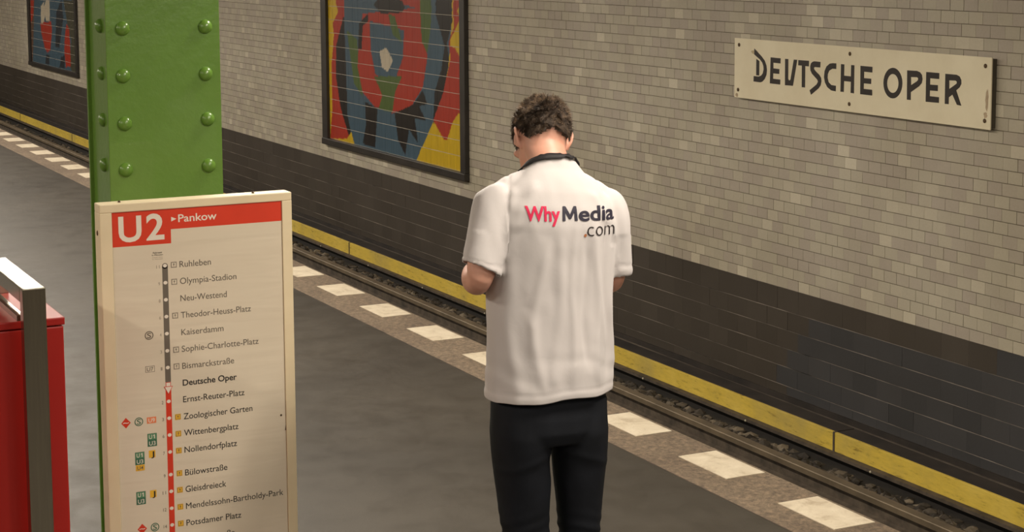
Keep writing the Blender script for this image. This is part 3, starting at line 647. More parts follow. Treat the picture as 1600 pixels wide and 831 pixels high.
for s, z, w, c in rows:
    ptext(s, 1.4235, z, w, .0176, {'g': M['p_gray'], 'b': M['p_black'], 'k': M['p_black']}[c], 'station_name', {'g': .002, 'b': .018, 'k': .004}[c])
# line of stops
prect(1.3727, .913, 1.3893, 1.2500, M['p_gray'], 'line_strip', 0); disc(1.381, 1.2500, .0083, M['p_gray'], 'line_strip', 0)
prect(1.3727, BZ0 + .03, 1.3893, .893, M['p_red'], 'line_strip', 0)
stops = [1.2508, 1.2017, 1.1525, 1.1036, 1.0542, 1.0043, .9554, .8566, .8072, .7578, .7079, .6409, .5913, .5411, .4915, .4424]
for i, z in enumerate(stops):
    disc(1.381, z, .0052, M['p_white'], 'stop_dot', 1, 16, 1.12)
tri = lambda k: [(1.381 - .0133 * k, .9008 + .001 * (1 - k)), (1.381 + .0133 * k, .9008 + .001 * (1 - k)), (1.381, .9008 - .0247 * k)]
prect(1.3735, .9008, 1.3887, .9128, M['p_red'], 'arrow', 1); prect(1.3752, .9010, 1.3870, .9112, M['p_white'], 'arrow', 2)
place_print(poly_mesh([tri(1.0)]), 0, 0, M['p_red'], 'arrow', 2)
place_print(poly_mesh([[(1.3705, .8992), (1.3915, .8992), (1.381, .8795)]]), 0, 0, M['p_white'], 'arrow', 3)
for i, (n_, c) in enumerate(zip(('11', '9', '8', '6', '4', '3', '1', '2', '3', '6', '7', '9', '11', '12', '14'), 'ggggggg' + 'k' * 8)):
    w = .0050 if len(n_) == 1 else .0095
    ptext(n_, 1.3655 - w, stops[i] - .0065, w, .0095, M['p_lgray'] if c == 'g' else M['p_gray'], 'minutes', .0)
# lift symbols beside the names
def lift(z, yellow):
    prect(1.3980, z - .0087, 1.4155, z + .0087, M['p_yellow'] if yellow else M['p_lgray'], 'lift_symbol', 0)
    ink = M['p_gray']
    prect(1.4005, z - .0062, 1.4130, z + .0062, M['p_yellow'] if yellow else M['paper'], 'lift_symbol', 2)
    prect(1.3995, z - .0072, 1.4140, z + .0072, ink, 'lift_symbol', 1)
    prect(1.4061, z - .0042, 1.4074, z + .0030, ink, 'lift_symbol', 3)
    place_print(mesh_from([(1.4040, z + .0008, 0), (1.4095, z + .0008, 0), (1.40675, z + .0046, 0)], [(0, 1, 2)]), 0, 0, ink, 'lift_symbol', 3)
for i in (0, 1, 3, 5, 6): lift(stops[i] + .0005, False)
for i in (8, 9, 10, 11, 12, 13, 14): lift(stops[i] + .0005, True)
def sbahn(y, z, ring_mat, r=.0125):
    ringp(y, z, r, .0026, ring_mat, 'rail_symbol')
    ptext('S', y - .0058, z - .0075, .0116, .0150, ring_mat, 'rail_symbol', .012)
sbahn(1.3296, 1.0542, M['p_gray']); sbahn(1.2927, .8076, M['p_dgreen']); sbahn(1.3306, .4926, M['p_dgreen'])
def boxed(s, y0, z0, y1, z1, fill, edge, ink, ol=.0012):
    prect(y0, z0, y1, z1, edge, 'line_symbol', 0); prect(y0 + ol, z0 + ol, y1 - ol, z1 - ol, fill, 'line_symbol', 1)
    h = (z1 - z0) * .62
    if s.endswith('1'):
        w = (y1 - y0); a = y0 + w * .60; b_ = z0 + (z1 - z0) * .19
        place_print(poly_mesh([[(a + w * .10, b_), (a + w * .19, b_), (a + w * .19, b_ + h), (a + w * .11, b_ + h), (a, b_ + h * .76), (a, b_ + h * .62), (a + w * .10, b_ + h * .74)]]), 0, 0, ink, 'line_symbol', 2)
        ptext('U', y0 + w * .16, z0 + (z1 - z0) * .19, w * .33, h, ink, 'line_symbol', .008, 2); return
    ptext(s, y0 + (y1 - y0) * .16, z0 + (z1 - z0) * .19, (y1 - y0) * .68, h, ink, 'line_symbol', .008, 2)
boxed('U7', 1.3159, .9475, 1.3432, .9655, M['paper'], M['p_gray'], M['p_gray'])
boxed('U9', 1.3160, .7985, 1.3433, .8170, M['p_orange'], M['p_orange'], M['p_white'])
boxed('U1', 1.3162, .7500, 1.3436, .7690, M['p_green'], M['p_dgreen'], M['p_white']); boxed('U3', 1.3162, .7310, 1.3436, .7500, M['p_dgreen'], M['p_dgreen'], M['p_white'])
boxed('U1', 1.2789, .7005, 1.3061, .7190, M['p_green'], M['p_dgreen'], M['p_white']); boxed('U3', 1.2789, .6820, 1.3061, .7005, M['p_dgreen'], M['p_dgreen'], M['p_white'])
boxed('U4', 1.2800, .6640, 1.3058, .6815, M['p_yellow'], M['p_yellow'], M['p_gray'])
boxed('U1', 1.2790, .5840, 1.3063, .6030, M['p_green'], M['p_dgreen'], M['p_white']); boxed('U3', 1.2790, .5650, 1.3063, .5840, M['p_dgreen'], M['p_dgreen'], M['p_white'])
for z in (.7088, .5916):
    prect(1.3188, z - .0108, 1.3380, z + .0108, M['p_yellow'], 'night_symbol', 0); ptext('J', 1.3258, z - .0075, .0090, .0150, M['p_black'], 'night_symbol', .02, 1)
for y, z in ((1.2557, .8080), (1.2935, .4926)):
    place_print(poly_mesh([[(y - .0138, z), (y, z - .0155), (y + .0138, z), (y, z + .0155)]]), 0, 0, M['p_red'], 'rail_symbol', 0)
    ptext('~', y - .0085, z - .0040, .0170, .0110, M['p_white'], 'rail_symbol', .03, 1)
ptext('Fahrzeit', 1.3475, 1.2878, .0265, .0045, M['p_black'], 'fine_print', .012); ptext('in Minuten', 1.3440, 1.2815, .0320, .0045, M['p_black'], 'fine_print', .012)
ptext('travel time', 1.3450, 1.2755, .0300, .0032, M['p_lgray'], 'fine_print'); ptext('in minutes', 1.3450, 1.2705, .0300, .0032, M['p_lgray'], 'fine_print')
disc(1.718, .7747, .0033, M['rust'], 'dirt_speck', 1, 10); place_print(poly_mesh([[(1.729, .728), (1.7325, .728), (1.7325, .745)]]), 0, 0, M['rust'], 'dirt_speck', 2)

# ------------------------------------------------------------ red cabinet and steel guard arch (left edge of the picture)
rc = empty('red_cabinet', (-4.76, .86, 0)); tag(rc, 'red metal cabinet standing under a steel guard arch', 'cabinet')
def rb_(nm, x0, x1, y0, y1, z0, z1, mt, bv=0): return box(nm, x0 + 4.76, x1 + 4.76, y0 - .86, y1 - .86, z0, z1, mt, rc, bv)
rb_('body', -4.955, -4.562, .722, .996, .03, 1.196, M['red'], .004)
rb_('lid', -4.958, -4.559, .719, .999, 1.199, 1.2185, M['red'], .003)
rb_('plinth', -4.94, -4.575, .735, .985, 0, .03, M['strap'])
rb_('lid_trim', -4.955, -4.562, .880, .900, 1.2185, 1.233, M['steel'], .001)
ga = empty('guard_arch', (-4.735, .9095, 0)); tag(ga, 'brushed steel guard arch over the red cabinet', 'guard')
def gb(nm, x0, x1, y0, y1, z0, z1, mt, bv=0): return box(nm, x0 + 4.735, x1 + 4.735, y0 - .9095, y1 - .9095, z0, z1, mt, ga, bv)
gb('top_bar', -4.985, -4.5225, .881, .938, 1.274, 1.3125, M['steel'], .0025)
gb('post', -4.522, -4.485, .881, .938, 0, 1.3125, M['steel'], .0025)
gb('post', -4.985, -4.960, .881, .938, 0, 1.274, M['steel'], .0025)

# ------------------------------------------------------------ the standing man, seen from behind
# local frame: origin between the feet, +y the way he faces, +x his right, z up
MAN = empty('person', (-4.287, 2.240, 0), math.radians(84.0))
tag(MAN, 'young man from behind, head bowed, in white printed shirt and black trousers', 'person')

def loft(rings, n=40):
    """rings: (centre, u axis, v axis, a, b, power); closed at both ends"""
    V = []; F = []
    for c, u, v, a, b, p in rings:
        c = Vector(c); u = Vector(u); v = Vector(v)
        for i in range(n):
            t = 2 * PI * i / n; ct, st = math.cos(t), math.sin(t)
            x = math.copysign(abs(ct) ** (2 / p), ct) * a; y = math.copysign(abs(st) ** (2 / p), st) * b
            V.append(c + u * x + v * y)
    m = len(rings)
    for k in range(m - 1):
        for i in range(n): F.append((k * n + i, k * n + (i + 1) % n, (k + 1) * n + (i + 1) % n, (k + 1) * n + i))
    V.append(Vector(rings[0][0])); V.append(Vector(rings[-1][0]))
    for i in range(n): F.append((len(V) - 2, (i + 1) % n, i)); F.append((len(V) - 1, (m - 1) * n + i, (m - 1) * n + (i + 1) % n))
    return V, F
def hr(z, cx, cy, a, b, p=2.3): return ((cx, cy, z), (1, 0, 0), (0, 1, 0), a, b, p)
def dens(pts, k=4):
    """Catmull-Rom through (x,y,z,ra,rb) tuples"""
    P = [np.array(p, float) for p in pts]; P = [2 * P[0] - P[1]] + P + [2 * P[-1] - P[-2]]; out = []
    for i in range(1, len(P) - 2):
        for j in range(k):
            t = j / k
            out.append(0.5 * ((2 * P[i]) + (-P[i - 1] + P[i + 1]) * t + (2 * P[i - 1] - 5 * P[i] + 4 * P[i + 1] - P[i + 2]) * t * t + (-P[i - 1] + 3 * P[i] - 3 * P[i + 1] + P[i + 2]) * t ** 3))
    out.append(P[-2]); return out
def tube(pts, k=4, n=24, ref=(1, 0, 0), power=2.0, cap=True):
    D = dens([p if len(p) == 5 else (*p, p[3]) for p in pts], k); rings = []
    for i, d in enumerate(D):
        a = Vector(D[max(i - 1, 0)][:3]); b = Vector(D[min(i + 1, len(D) - 1)][:3]); t = (b - a).normalized()
        u = Vector(ref); u = (u - t * u.dot(t)).normalized(); v = t.cross(u)
        rings.append((Vector(d[:3]), u, v, max(d[3], .001), max(d[4], .001), power))
    if cap:   # rounded ends
        for end in (0, 1):
            c, u, v, a, b, p = rings[-1 if end else 0]; t = u.cross(v) * (1 if end else -1); t = t.normalized()
            q = [(c + t * min(a, b) * math.sin(f), u, v, a * math.cos(f), b * math.cos(f), p) for f in (.5, .95, 1.3)]
            rings = rings + q if end else q[::-1] + rings
    return loft(rings, n)
def ellipsoid(c, r, rot=None, n=20):
    V, F = loft([((0, 0, math.sin(f)), (1, 0, 0), (0, 1, 0), math.cos(f), math.cos(f), 2) for f in [(-.5 + (i + .5) / 12) * PI for i in range(12)]], n)
    Mx = Matrix.Translation(c) @ (rot.to_4x4() if rot else Matrix()) @ Matrix.Diagonal((*r, 1))
    return [Mx @ v for v in V], F
def xf(part, mx): return [mx @ Vector(v) for v in part[0]], part[1]
def union(parts, voxel, smooth=2):
    V = []; F = []
    for v, f in parts:
        b = len(V); V += list(v); F += [tuple(b + i for i in q) for q in f]
    me = mesh_from(V, F, 'u')
    bm = bmesh.new(); bm.from_mesh(me); bmesh.ops.recalc_face_normals(bm, faces=bm.faces); bm.to_mesh(me); bm.free()
    o = bpy.data.objects.new('u', me); C.objects.link(o)
    md = o.modifiers.new('r', 'REMESH'); md.mode = 'VOXEL'; md.voxel_size = voxel; md.use_smooth_shade = True
    if smooth:
        s = o.modifiers.new('s', 'SMOOTH'); s.iterations = smooth; s.factor = 0.5
    dg = bpy.context.evaluated_depsgraph_get(); dg.update()
    out = bpy.data.meshes.new_from_object(o.evaluated_get(dg), depsgraph=dg)
    bpy.data.objects.remove(o); bpy.data.meshes.remove(me)
    out.polygons.foreach_set('use_smooth', [True] * len(out.polygons)); return out

# ---- head frame
BOW = math.radians(-27)
HC = Vector((0.006, 0.052, 1.609))
HM = Matrix.Translation(HC) @ Matrix.Rotation(math.radians(-3), 4, 'Z') @ Matrix.Rotation(math.radians(6), 4, 'Y') @ Matrix.Rotation(BOW, 4, 'X')
head = xf(loft([hr(z, 0, cy, a, b, 2.1) for z, cy, a, b in dens([(-.120, .062, .018, .015), (-.108, .052, .034, .034), (-.085, .036, .050, .052), (-.055, .020, .056, .072), (-.025, .006, .060, .086), (.015, -.002, .0625, .094), (.055, -.005, .063, .094), (.085, -.006, .055, .082), (.105, -.006, .042, .058), (.115, -.006, .018, .026)], 3)] if False else
     [hr(z, 0, cy, a, b, 2.1) for z, cy, a, b in ((-.120, .062, .018, .015), (-.108, .052, .034, .034), (-.085, .036, .050, .052), (-.055, .020, .056, .072), (-.025, .006, .060, .086), (.015, -.002, .0625, .094), (.055, -.005, .063, .094), (.085, -.006, .055, .082), (.105, -.006, .042, .058), (.115, -.006, .018, .026))]), HM)
face = [xf(tube([(0, .088, .022, .006, .008), (0, .100, .000, .008, .009), (0, .108, -.022, .012, .010), (0, .100, -.032, .013, .007)], 3, 16), HM),
        xf(ellipsoid((0, .089, -.058), (.022, .010, .005)), HM), xf(ellipsoid((0, .087, -.068), (.019, .010, .006)), HM),
        xf(ellipsoid((0, .072, -.105), (.020, .018, .014)), HM), xf(ellipsoid((-.030, .080, .030), (.022, .012, .007)), HM), xf(ellipsoid((.030, .080, .030), (.022, .012, .007)), HM),
        xf(ellipsoid((-.028, .0725, .0185), (.0140, .0125, .0095)), HM), xf(ellipsoid((.028, .0725, .0185), (.0140, .0125, .0095)), HM),
        xf(ellipsoid((-.040, .062, -.025), (.022, .022, .022)), HM), xf(ellipsoid((.040, .062, -.025), (.022, .022, .022)), HM)]
ears = []
for s in (-1, 1):
    R_ = Matrix.Rotation(s * math.radians(-28), 3, 'Z') @ Matrix.Rotation(math.radians(12), 3, 'X')
    ears.append(xf(ellipsoid((s * .0685, -.006, .014), (.0065, .0185, .030), R_), HM))
    ears.append(xf(tube([(s * .066, .010, .030, .0045), (s * .075, -.004, .044, .0048), (s * .081, -.021, .032, .005), (s * .078, -.021, .010, .0048), (s * .068, -.006, -.016, .006)], 4, 12), HM))
neck = tube([(0, -.032, 1.44, .056, .048), (0, -.022, 1.52, .056, .052), (-.002, .000, 1.575, .0555, .056), (-.004, .030, 1.62, .055, .058)], 4, 28)
# ---- arms and hands
LA = [(-.115, -.018, 1.400, .036), (-.185, -.040, 1.36, .039), (-.211, -.064, 1.262, .039), (-.219, -.068, 1.230, .033), (-.210, -.010, 1.214, .037), (-.160, .130, 1.213, .034), (-.098, .215, 1.222, .026, .022)]
RA = [(.115, -.018, 1.395, .036), (.172, -.012, 1.36, .039), (.186, -.006, 1.262, .038), (.190, .002, 1.236, .0365), (.190, .045, 1.216, .038), (.145, .130, 1.216, .033), (.088, .215, 1.225, .026, .022)]
def hand(side, at, direction):
    """palm up, fingers towards local +y, thumb on the outer side"""
    d = Vector(direction).normalized(); up = Vector((0, -.25, 1)); up = (up - d * up.dot(d)).normalized(); xx = d.cross(up) * (1 if side > 0 else -1)
    parts = [loft([((0, y, 0), (1, 0, 0), (0, 0, 1), a, b, 2.6) for y, a, b in ((-.012, .022, .017), (.004, .026, .017), (.025, .034, .016), (.050, .040, .015), (.075, .0415, .013), (.092, .039, .010), (.097, .030, .006))], 24)]
    for i, (fx, ln, r) in enumerate(((.0310, .070, .0088), (.0105, .079, .0092), (-.0105, .073, .0088), (-.0310, .056, .0078))):
        p = Vector((fx, .082, -.001)); a = .25 + .06 * i; pts = [(p.x, p.y, p.z, r)]
        for seg, (fr, bend) in enumerate(((.46, .55), (.30, .75), (.24, .45))):
            p = p + Vector((fx * .08, math.cos(a), math.sin(a))) * (ln * fr); pts.append((p.x, p.y, p.z, r * (.95 - .12 * seg))); a += bend
        parts.append(tube(pts, 3, 14))
    parts.append(tube([(.024, .018, .004, .014), (.044, .042, .010, .0125), (.058, .066, .019, .0105), (.060, .088, .030, .0085)], 3, 14))
    Mx = Matrix.Translation(at) @ Matrix(((xx.x, d.x, up.x), (xx.y, d.y, up.y), (xx.z, d.z, up.z))).to_4x4()
    return [xf(p, Mx) for p in parts]
hands = hand(-1, (-.098, .215, 1.222), (.50, .82, .16)) + hand(1, (.088, .215, 1.225), (-.50, .82, .16))
torso = loft([hr(z, 0, cy, a, b, 2.3) for z, cy, a, b in ((.88, 0, .13, .085), (.92, 0, .130, .085), (1.0, 0, .140, .092), (1.12, 0, .135, .088), (1.25, -.010, .145, .086), (1.34, -.018, .145, .082), (1.39, -.024, .125, .068), (1.43, -.030, .085, .052), (1.46, -.032, .060, .045))])
legs = [tube([(-.075, 0, .87, .060), (-.075, 0, .69, .064), (-.07, .0, .50, .050), (-.072, -.018, .34, .047), (-.074, -.01, .10, .033), (-.075, .0, .05, .034)], 4),
        tube([(.075, 0, .87, .060), (.088, 0, .69, .060), (.092, .0, .50, .048), (.095, -.018, .34, .045), (.098, -.01, .10, .033), (.099, .0, .05, .034)], 4)]
feet = [tube([(x, -.05, .045, .026), (x, .03, .042, .032, .026), (x, .12, .035, .036, .018), (x, .17, .030, .028, .012)], 3) for x in (-.075, .099)]
body = union([head, neck, torso, tube(LA), tube(RA)] + face + ears + hands + legs + feet, 0.0042, 3)
def wz(x, z, cloth=True):
    s = max(0, min(1, (z - 1.0) / .2)); s = s * s * (3 - 2 * s)
    f = 1 - max(0, min(1, (z - 1.53) / .09))
    g = (.030 + (.010 * max(0, min(1, (1.1 - z) / .2)) if cloth else 0)) * (f if not cloth else 1)
    lo = 1 if cloth else max(0, min(1, (z - .9) / .1))
    return g * lo - .09 * x * s * f
def neckz(y, z):
    t = max(0, min(1, (z - 1.43) / .09)); return -.52 * (min(y, .005 + .35 * max(0, y - .005)) + .078) * t * t * (3 - 2 * t)
def warp(me, cloth):
    n = len(me.vertices); co = np.empty(n * 3); me.vertices.foreach_get('co', co); co = co.reshape(-1, 3)
    co[:, 2] += [wz(a, c, cloth) + (neckz(b, c) if cloth else 0) for a, b, c in co]; me.vertices.foreach_set('co', co.ravel()); me.update()
warp(body, False)
body_o = obj('body', body, M['skin'], MAN)
for s in (-1, 1):
    o = obj('eye', mesh_from(*ellipsoid((0, 0, 0), (.0098, .0098, .0098)), 'eye', True), M['eye'], MAN); o.matrix_local = HM @ Matrix.Translation((s * .028, .0715, .010))
    obj('iris', mesh_from(*ellipsoid((0, .0075, -.003), (.0048, .0032, .0048)), 'iris', True), M['iris'], o)

# ---- hair: a cropped cap under several thousand short strands
EC = Vector((0, -.004, .018)); ER = Vector((.0635, .0975, .0995))
rh = random.Random(21)
def hairline(d):
    """lowest z (head frame) at which hair grows in direction d"""
    az = math.atan2(d.x, -d.y)          # 0 at the back, +-pi/2 over the ears, pi at the forehead
    a = abs(az)
    nape = .008 - .008 * math.exp(-((a - .70) / .20) ** 2) + .008 * math.exp(-(az / .22) ** 2)
    if a < .95: return nape
    if a < 1.30: return nape + (.040 - nape) * (a - .95) / .35
    if a < 1.62: return .042
    if a < 1.95: return .042 + (-.006 - .042) * min(1, (a - 1.62) / .12) 
    return -.006 + (.062 + .006) * min(1, (a - 1.95) / .5)
V, F = [], []; nu, nv = 96, 56
idx = {}; okv = []
def thick(d, z):
    t = max(0, min(1, (z - .005) / .07)); return .003 + .0075 * t
for j in range(nv + 1):
    f = (-.42 + 0.92 * j / nv) * PI
    for i in range(nu):
        t = 2 * PI * i / nu; d = Vector((math.cos(f) * math.cos(t), math.cos(f) * math.sin(t), math.sin(f)))
        p0 = Vector((EC.x + d.x * ER.x, EC.y + d.y * ER.y, EC.z + d.z * ER.z)); hl = hairline(p0 - EC)
        th = thick(d, p0.z) if p0.z > hl else -.006
        th += (.0050 * noise.noise(p0 * 50) + .0070 * noise.noise(p0 * 100)) * (1 if p0.z > 0 else .4)
        nrm = Vector((d.x / ER.x, d.y / ER.y, d.z / ER.z)).normalized()
        okv.append(p0.z > hl - .003); idx[j, i] = len(V); V.append(HM @ (p0 + nrm * th))
for j in range(nv):
    for i in range(nu):
        q = (idx[j, i], idx[j, (i + 1) % nu], idx[j + 1, (i + 1) % nu], idx[j + 1, i])
        if any(okv[k] for k in q): F.append(q)
tint = [0.26] * len(F)
n_cap = len(F)
cnt = 0
while cnt < 20000:
    d = Vector((rh.gauss(0, 1), rh.gauss(0, 1), rh.gauss(0, 1))).normalized()
    p0 = Vector((EC.x + d.x * ER.x, EC.y + d.y * ER.y, EC.z + d.z * ER.z)); hl = hairline(p0 - EC)
    if p0.z < hl + rh.uniform(-.003, .006): continue
    cnt += 1
    nrm = Vector((d.x / ER.x, d.y / ER.y, d.z / ER.z)).normalized(); th = thick(d, p0.z)
    p = p0 + nrm * (th + .0012)
    sw = noise.noise_vector(p0 * 30); crown = Vector((0, -.045, .1)); away = (p0 - crown); away -= nrm * away.dot(nrm)
    away = away.normalized() if away.length > 1e-4 else Vector((1, 0, 0))
    cv = noise.noise_vector(p0 * 62 + Vector((3, 1, 7))); tang = (away * .6 + sw * 1.2 + cv * 2.4); tang -= nrm * tang.dot(nrm)
    up_ = max(0, min(1, (p0.z - .0) / .08)); ln = (.008 + .010 * up_) * rh.uniform(.7, 1.25)
    dirv = (nrm * (.42 + .30 * up_) + tang * .9).normalized(); curl = Vector((rh.gauss(0, 1), rh.gauss(0, 1), rh.gauss(0, 1))) * .22 + noise.noise_vector(p0 * 75) * 1.5
    b = len(V); side = dirv.cross(nrm).normalized(); w = .0011
    cl = noise.noise(p0 * 85); tt = max(0, min(1, .23 + .30 * (rh.random() - .5) + .50 * cl + (.24 if p0.z > .062 and p0.y > -.075 else 0)))  # strands on top tinted lighter, a highlight put into the hair colour
    for k in range(4):
        ww = w * (1 - .28 * k); q = HM @ p
        for a in range(3):
            o_ = (side * math.cos(a * 2.094) + nrm * math.sin(a * 2.094)) * ww; V.append(q + HM.to_3x3() @ o_)
        p = p + dirv * ln / 3; dirv = (dirv + curl * .5 - nrm * .12 + away * .12).normalized()
    for k in range(3):
        for a in range(3):
            F.append((b + 3 * k + a, b + 3 * k + (a + 1) % 3, b + 3 * k + 3 + (a + 1) % 3, b + 3 * k + 3 + a)); tint.append(tt)
me = mesh_from(V, F, 'hair', True); a = me.attributes.new('tint', 'FLOAT', 'FACE'); a.data.foreach_set('value', tint)
obj('hair', me, M['hair'], MAN)

# ---- trousers
def eleg(cx, rows): return loft([((x, y, z), (1, 0, 0), (0, 1, 0), a, b, 2.15) for z, x, y, a, b in rows], 36)
tr_parts = [loft([hr(z, 0, cy, a, b, 2.3) for z, cy, a, b in ((.815, -.01, .146, .100), (.85, -.012, .160, .113), (.89, -.010, .160, .112), (.95, -.004, .140, .094), (1.00, 0, .125, .080))]),
    eleg(-1, ((.93, -.080, -.005, .080, .100), (.84, -.082, -.008, .081, .108), (.77, -.0835, -.008, .0745, .098), (.70, -.0775, -.004, .0735, .090), (.60, -.0705, 0, .0665, .078), (.53, -.0655, 0, .060, .070), (.47, -.066, -.003, .057, .066), (.36, -.071, -.016, .061, .066), (.22, -.073, -.014, .056, .060), (.10, -.075, -.008, .052, .056), (.055, -.075, -.004, .054, .060))),
    eleg(1, ((.93, .080, -.005, .080, .100), (.84, .082, -.008, .080, .108), (.77, .0870, -.008, .0735, .098), (.70, .0885, -.004, .0680, .088), (.60, .0905, 0, .0590, .076), (.53, .0905, 0, .054, .068), (.47, .095, -.003, .055, .064), (.36, .096, -.016, .057, .064), (.22, .098, -.014, .053, .058), (.10, .099, -.008, .052, .056), (.055, .099, -.004, .054, .060)))]
def displace(me, fn):
    n = len(me.vertices); co = np.empty(n * 3); me.vertices.foreach_get('co', co); co = co.reshape(-1, 3)
    nr = np.empty(n * 3); me.vertices.foreach_get('normal', nr); nr = nr.reshape(-1, 3)
    d = np.array([fn(Vector(p), Vector(q)) for p, q in zip(co, nr)]); me.vertices.foreach_set('co', (co + nr * d[:, None]).ravel()); me.update()
def tw(p, nn):
    leg = 1 if p.x > .008 else -1; d = 0
    k = math.exp(-((p.z - .50) / .085) ** 2); d += .0042 * k * math.sin((p.z + .28 * leg * p.x + .25 * p.y) * 175 + leg) * (0.6 + .4 * noise.noise(p * 9))
    k = math.exp(-((p.z - .12) / .10) ** 2); d += .004 * k * math.sin((p.z - .3 * leg * p.x) * 120 + leg)
    if p.y < 0:
        k = math.exp(-((p.z - (.745 + .25 * abs(p.x - .01 * leg) * 0)) / .030) ** 2); d += -.0035 * k * math.exp(-((abs(p.x) - .075) / .045) ** 2)
        d += .0022 * math.exp(-((p.z - .775 + .35 * (abs(p.x) - .07)) / .012) ** 2)
    d += .0018 * noise.noise(p * 12) + .0010 * noise.noise(Vector((p.x * 30, p.y * 30, p.z * 12)))
    return d
tm = union(tr_parts, 0.0065, 3); displace(tm, tw); tro = obj('trousers', tm, M['denim'], MAN)
for i, x in enumerate((-.075, .099)):
    sh = tube([(x, -.088, .055, .030, .034), (x, -.05, .058, .038, .042), (x, .03, .060, .042, .043), (x, .10, .045, .046, .030), (x, .165, .035, .042, .022), (x, .198, .028, .030, .016)], 4, 28, (1, 0, 0), 2.3)
    o = obj('shoe', union([sh], 0.005, 2), M['shoe'], MAN)
    so = loft([((x, y, 0.010), (1, 0, 0), (0, 0, 1), a, .0098, 6) for y, a in ((-.112, .012), (-.105, .030), (-.07, .040), (.0, .042), (.08, .047), (.15, .048), (.195, .038), (.215, .014))], 32)
    obj('sole', mesh_from(*so, 'sole', True), M['sole'], o)

# ---- shirt
sb_rings = ((.875, -.004, .175, .132), (.93, -.005, .1745, .131), (1.0, -.006, .174, .128), (1.10, -.008, .1735, .124), (1.20, -.010, .174, .122), (1.30, -.012, .177, .123), (1.38, -.016, .178, .124), (1.43, -.018, .172, .118), (1.465, -.020, .155, .104), (1.50, -.022, .122, .084), (1.528, -.022, .096, .070), (1.550, -.020, .078, .064), (1.568, -.016, .066, .061))
bodyp = loft([hr(z, .0 , cy, a, b, 2.35) for z, cy, a, b in sb_rings], 64)
SL = [(-.120, -.016, 1.478, .034), (-.146, -.019, 1.455, .052, .060), (-.168, -.030, 1.405, .054, .064), (-.188, -.047, 1.34, .0525, .060), (-.206, -.060, 1.282, .0510, .057), (-.2135, -.066, 1.249, .0510, .056)]
SR = [(.125, -.016, 1.478, .034), (.152, -.016, 1.455, .052, .060), (.172, -.016, 1.405, .054, .070), (.180, -.014, 1.34, .0510, .068), (.187, -.010, 1.282, .0495, .062), (.190, -.006, 1.247, .0500, .060)]
slv = [tube(SL, 5, 36, (1, 0, 0), 2.2, False), tube(SR, 5, 36, (1, 0, 0), 2.2, False)]
shoulder = [tube([(-.06, -.020, 1.515, .040), (-.115, -.018, 1.486, .044), (-.150, -.016, 1.452, .048)], 4), tube([(.06, -.020, 1.515, .040), (.118, -.018, 1.486, .044), (.155, -.016, 1.452, .048)], 4)]
shm = union([bodyp] + slv + shoulder, 0.0062, 5)
def ridge(t, w): return math.exp(-(t / w) ** 2)
FOLD = [  # (x at top, z top, x at bottom, z bottom, width, height) on the back
    (-.150, 1.34, -.132, .90, .017, .0042), (-.118, 1.42, -.150, 1.30, .014, .004), (-.060, 1.30, -.090, 1.06, .013, .0035), (-.010, 1.33, -.030, .96, .016, .0042), (.022, 1.33, .018, 1.00, .010, .0035),
    (.055, 1.31, .060, 1.04, .010, -.0035), (.092, 1.35, .100, 1.00, .012, .0050), (.122, 1.34, .136, 1.00, .010, -.0045), (.150, 1.33, .158, .98, .010, .004), (-.10, 1.12, -.06, .95, .014, .003),
    (-.130, 1.46, -.150, 1.36, .010, .004), (.140, 1.45, .152, 1.36, .010, .005), (-.085, 1.47, -.130, 1.38, .016, .003), (.09, 1.46, .13, 1.40, .014, .003)]
def sw_(p, nn):
    d = 0.0; ax = abs(p.x)
    if p.y < .02 and nn.y < .3:
        fade = min(1, max(0, (.02 - p.y) / .05))
        for x0, z0, x1, z1, w, h in FOLD:
            t = (z0 - p.z) / (z0 - z1)
            if -.25 < t < 1.25:
                xc = x0 + (x1 - x0) * t + .006 * math.sin(p.z * 18 + x0 * 60)
                e = 1 if 0 < t < 1 else max(0, 1 - (abs(t - .5) - .5) * 4)
                d += 1.35 * h * ridge(p.x - xc, w) * e * fade
    low = max(0, min(1, (1.25 - p.z) / .25))
    d += .0075 * low * noise.noise(Vector((p.x * 13, p.y * 11, p.z * 3.0)))
    d += .0016 * noise.noise(Vector((p.x * 28, p.y * 28, p.z * 12 + p.x * 14)))
    # small creases towards the hem
    d += .0011 * low * math.sin((p.z * 85 + p.x * 22) + 3 * noise.noise(p * 9)) * ridge(p.z - .98, .06)
    # hem and cuff stitching
    hz = .892
    d += -.0016 * ridge(p.z - (hz + .026), .0028) + .0012 * ridge(p.z - (hz + .013), .010)
    if p.z > 1.215 and p.z < 1.36 and (ax / .1775) ** 2.35 + (abs(p.y + .01) / .127) ** 2.35 > 1.2:
        d += -.0015 * ridge(p.z - (1.249 + .024), .0028) + .0012 * ridge(p.z - 1.260, .008)
        d += .0030 * noise.noise(Vector((p.x * 20, p.y * 20, p.z * 9 + 4)))
    # armhole seams
    sx = .146 - .25 * max(0, p.z - 1.44)
    if p.z > 1.33: d += -.0022 * ridge(ax - sx, .0045)
    return d
displace(shm, sw_)
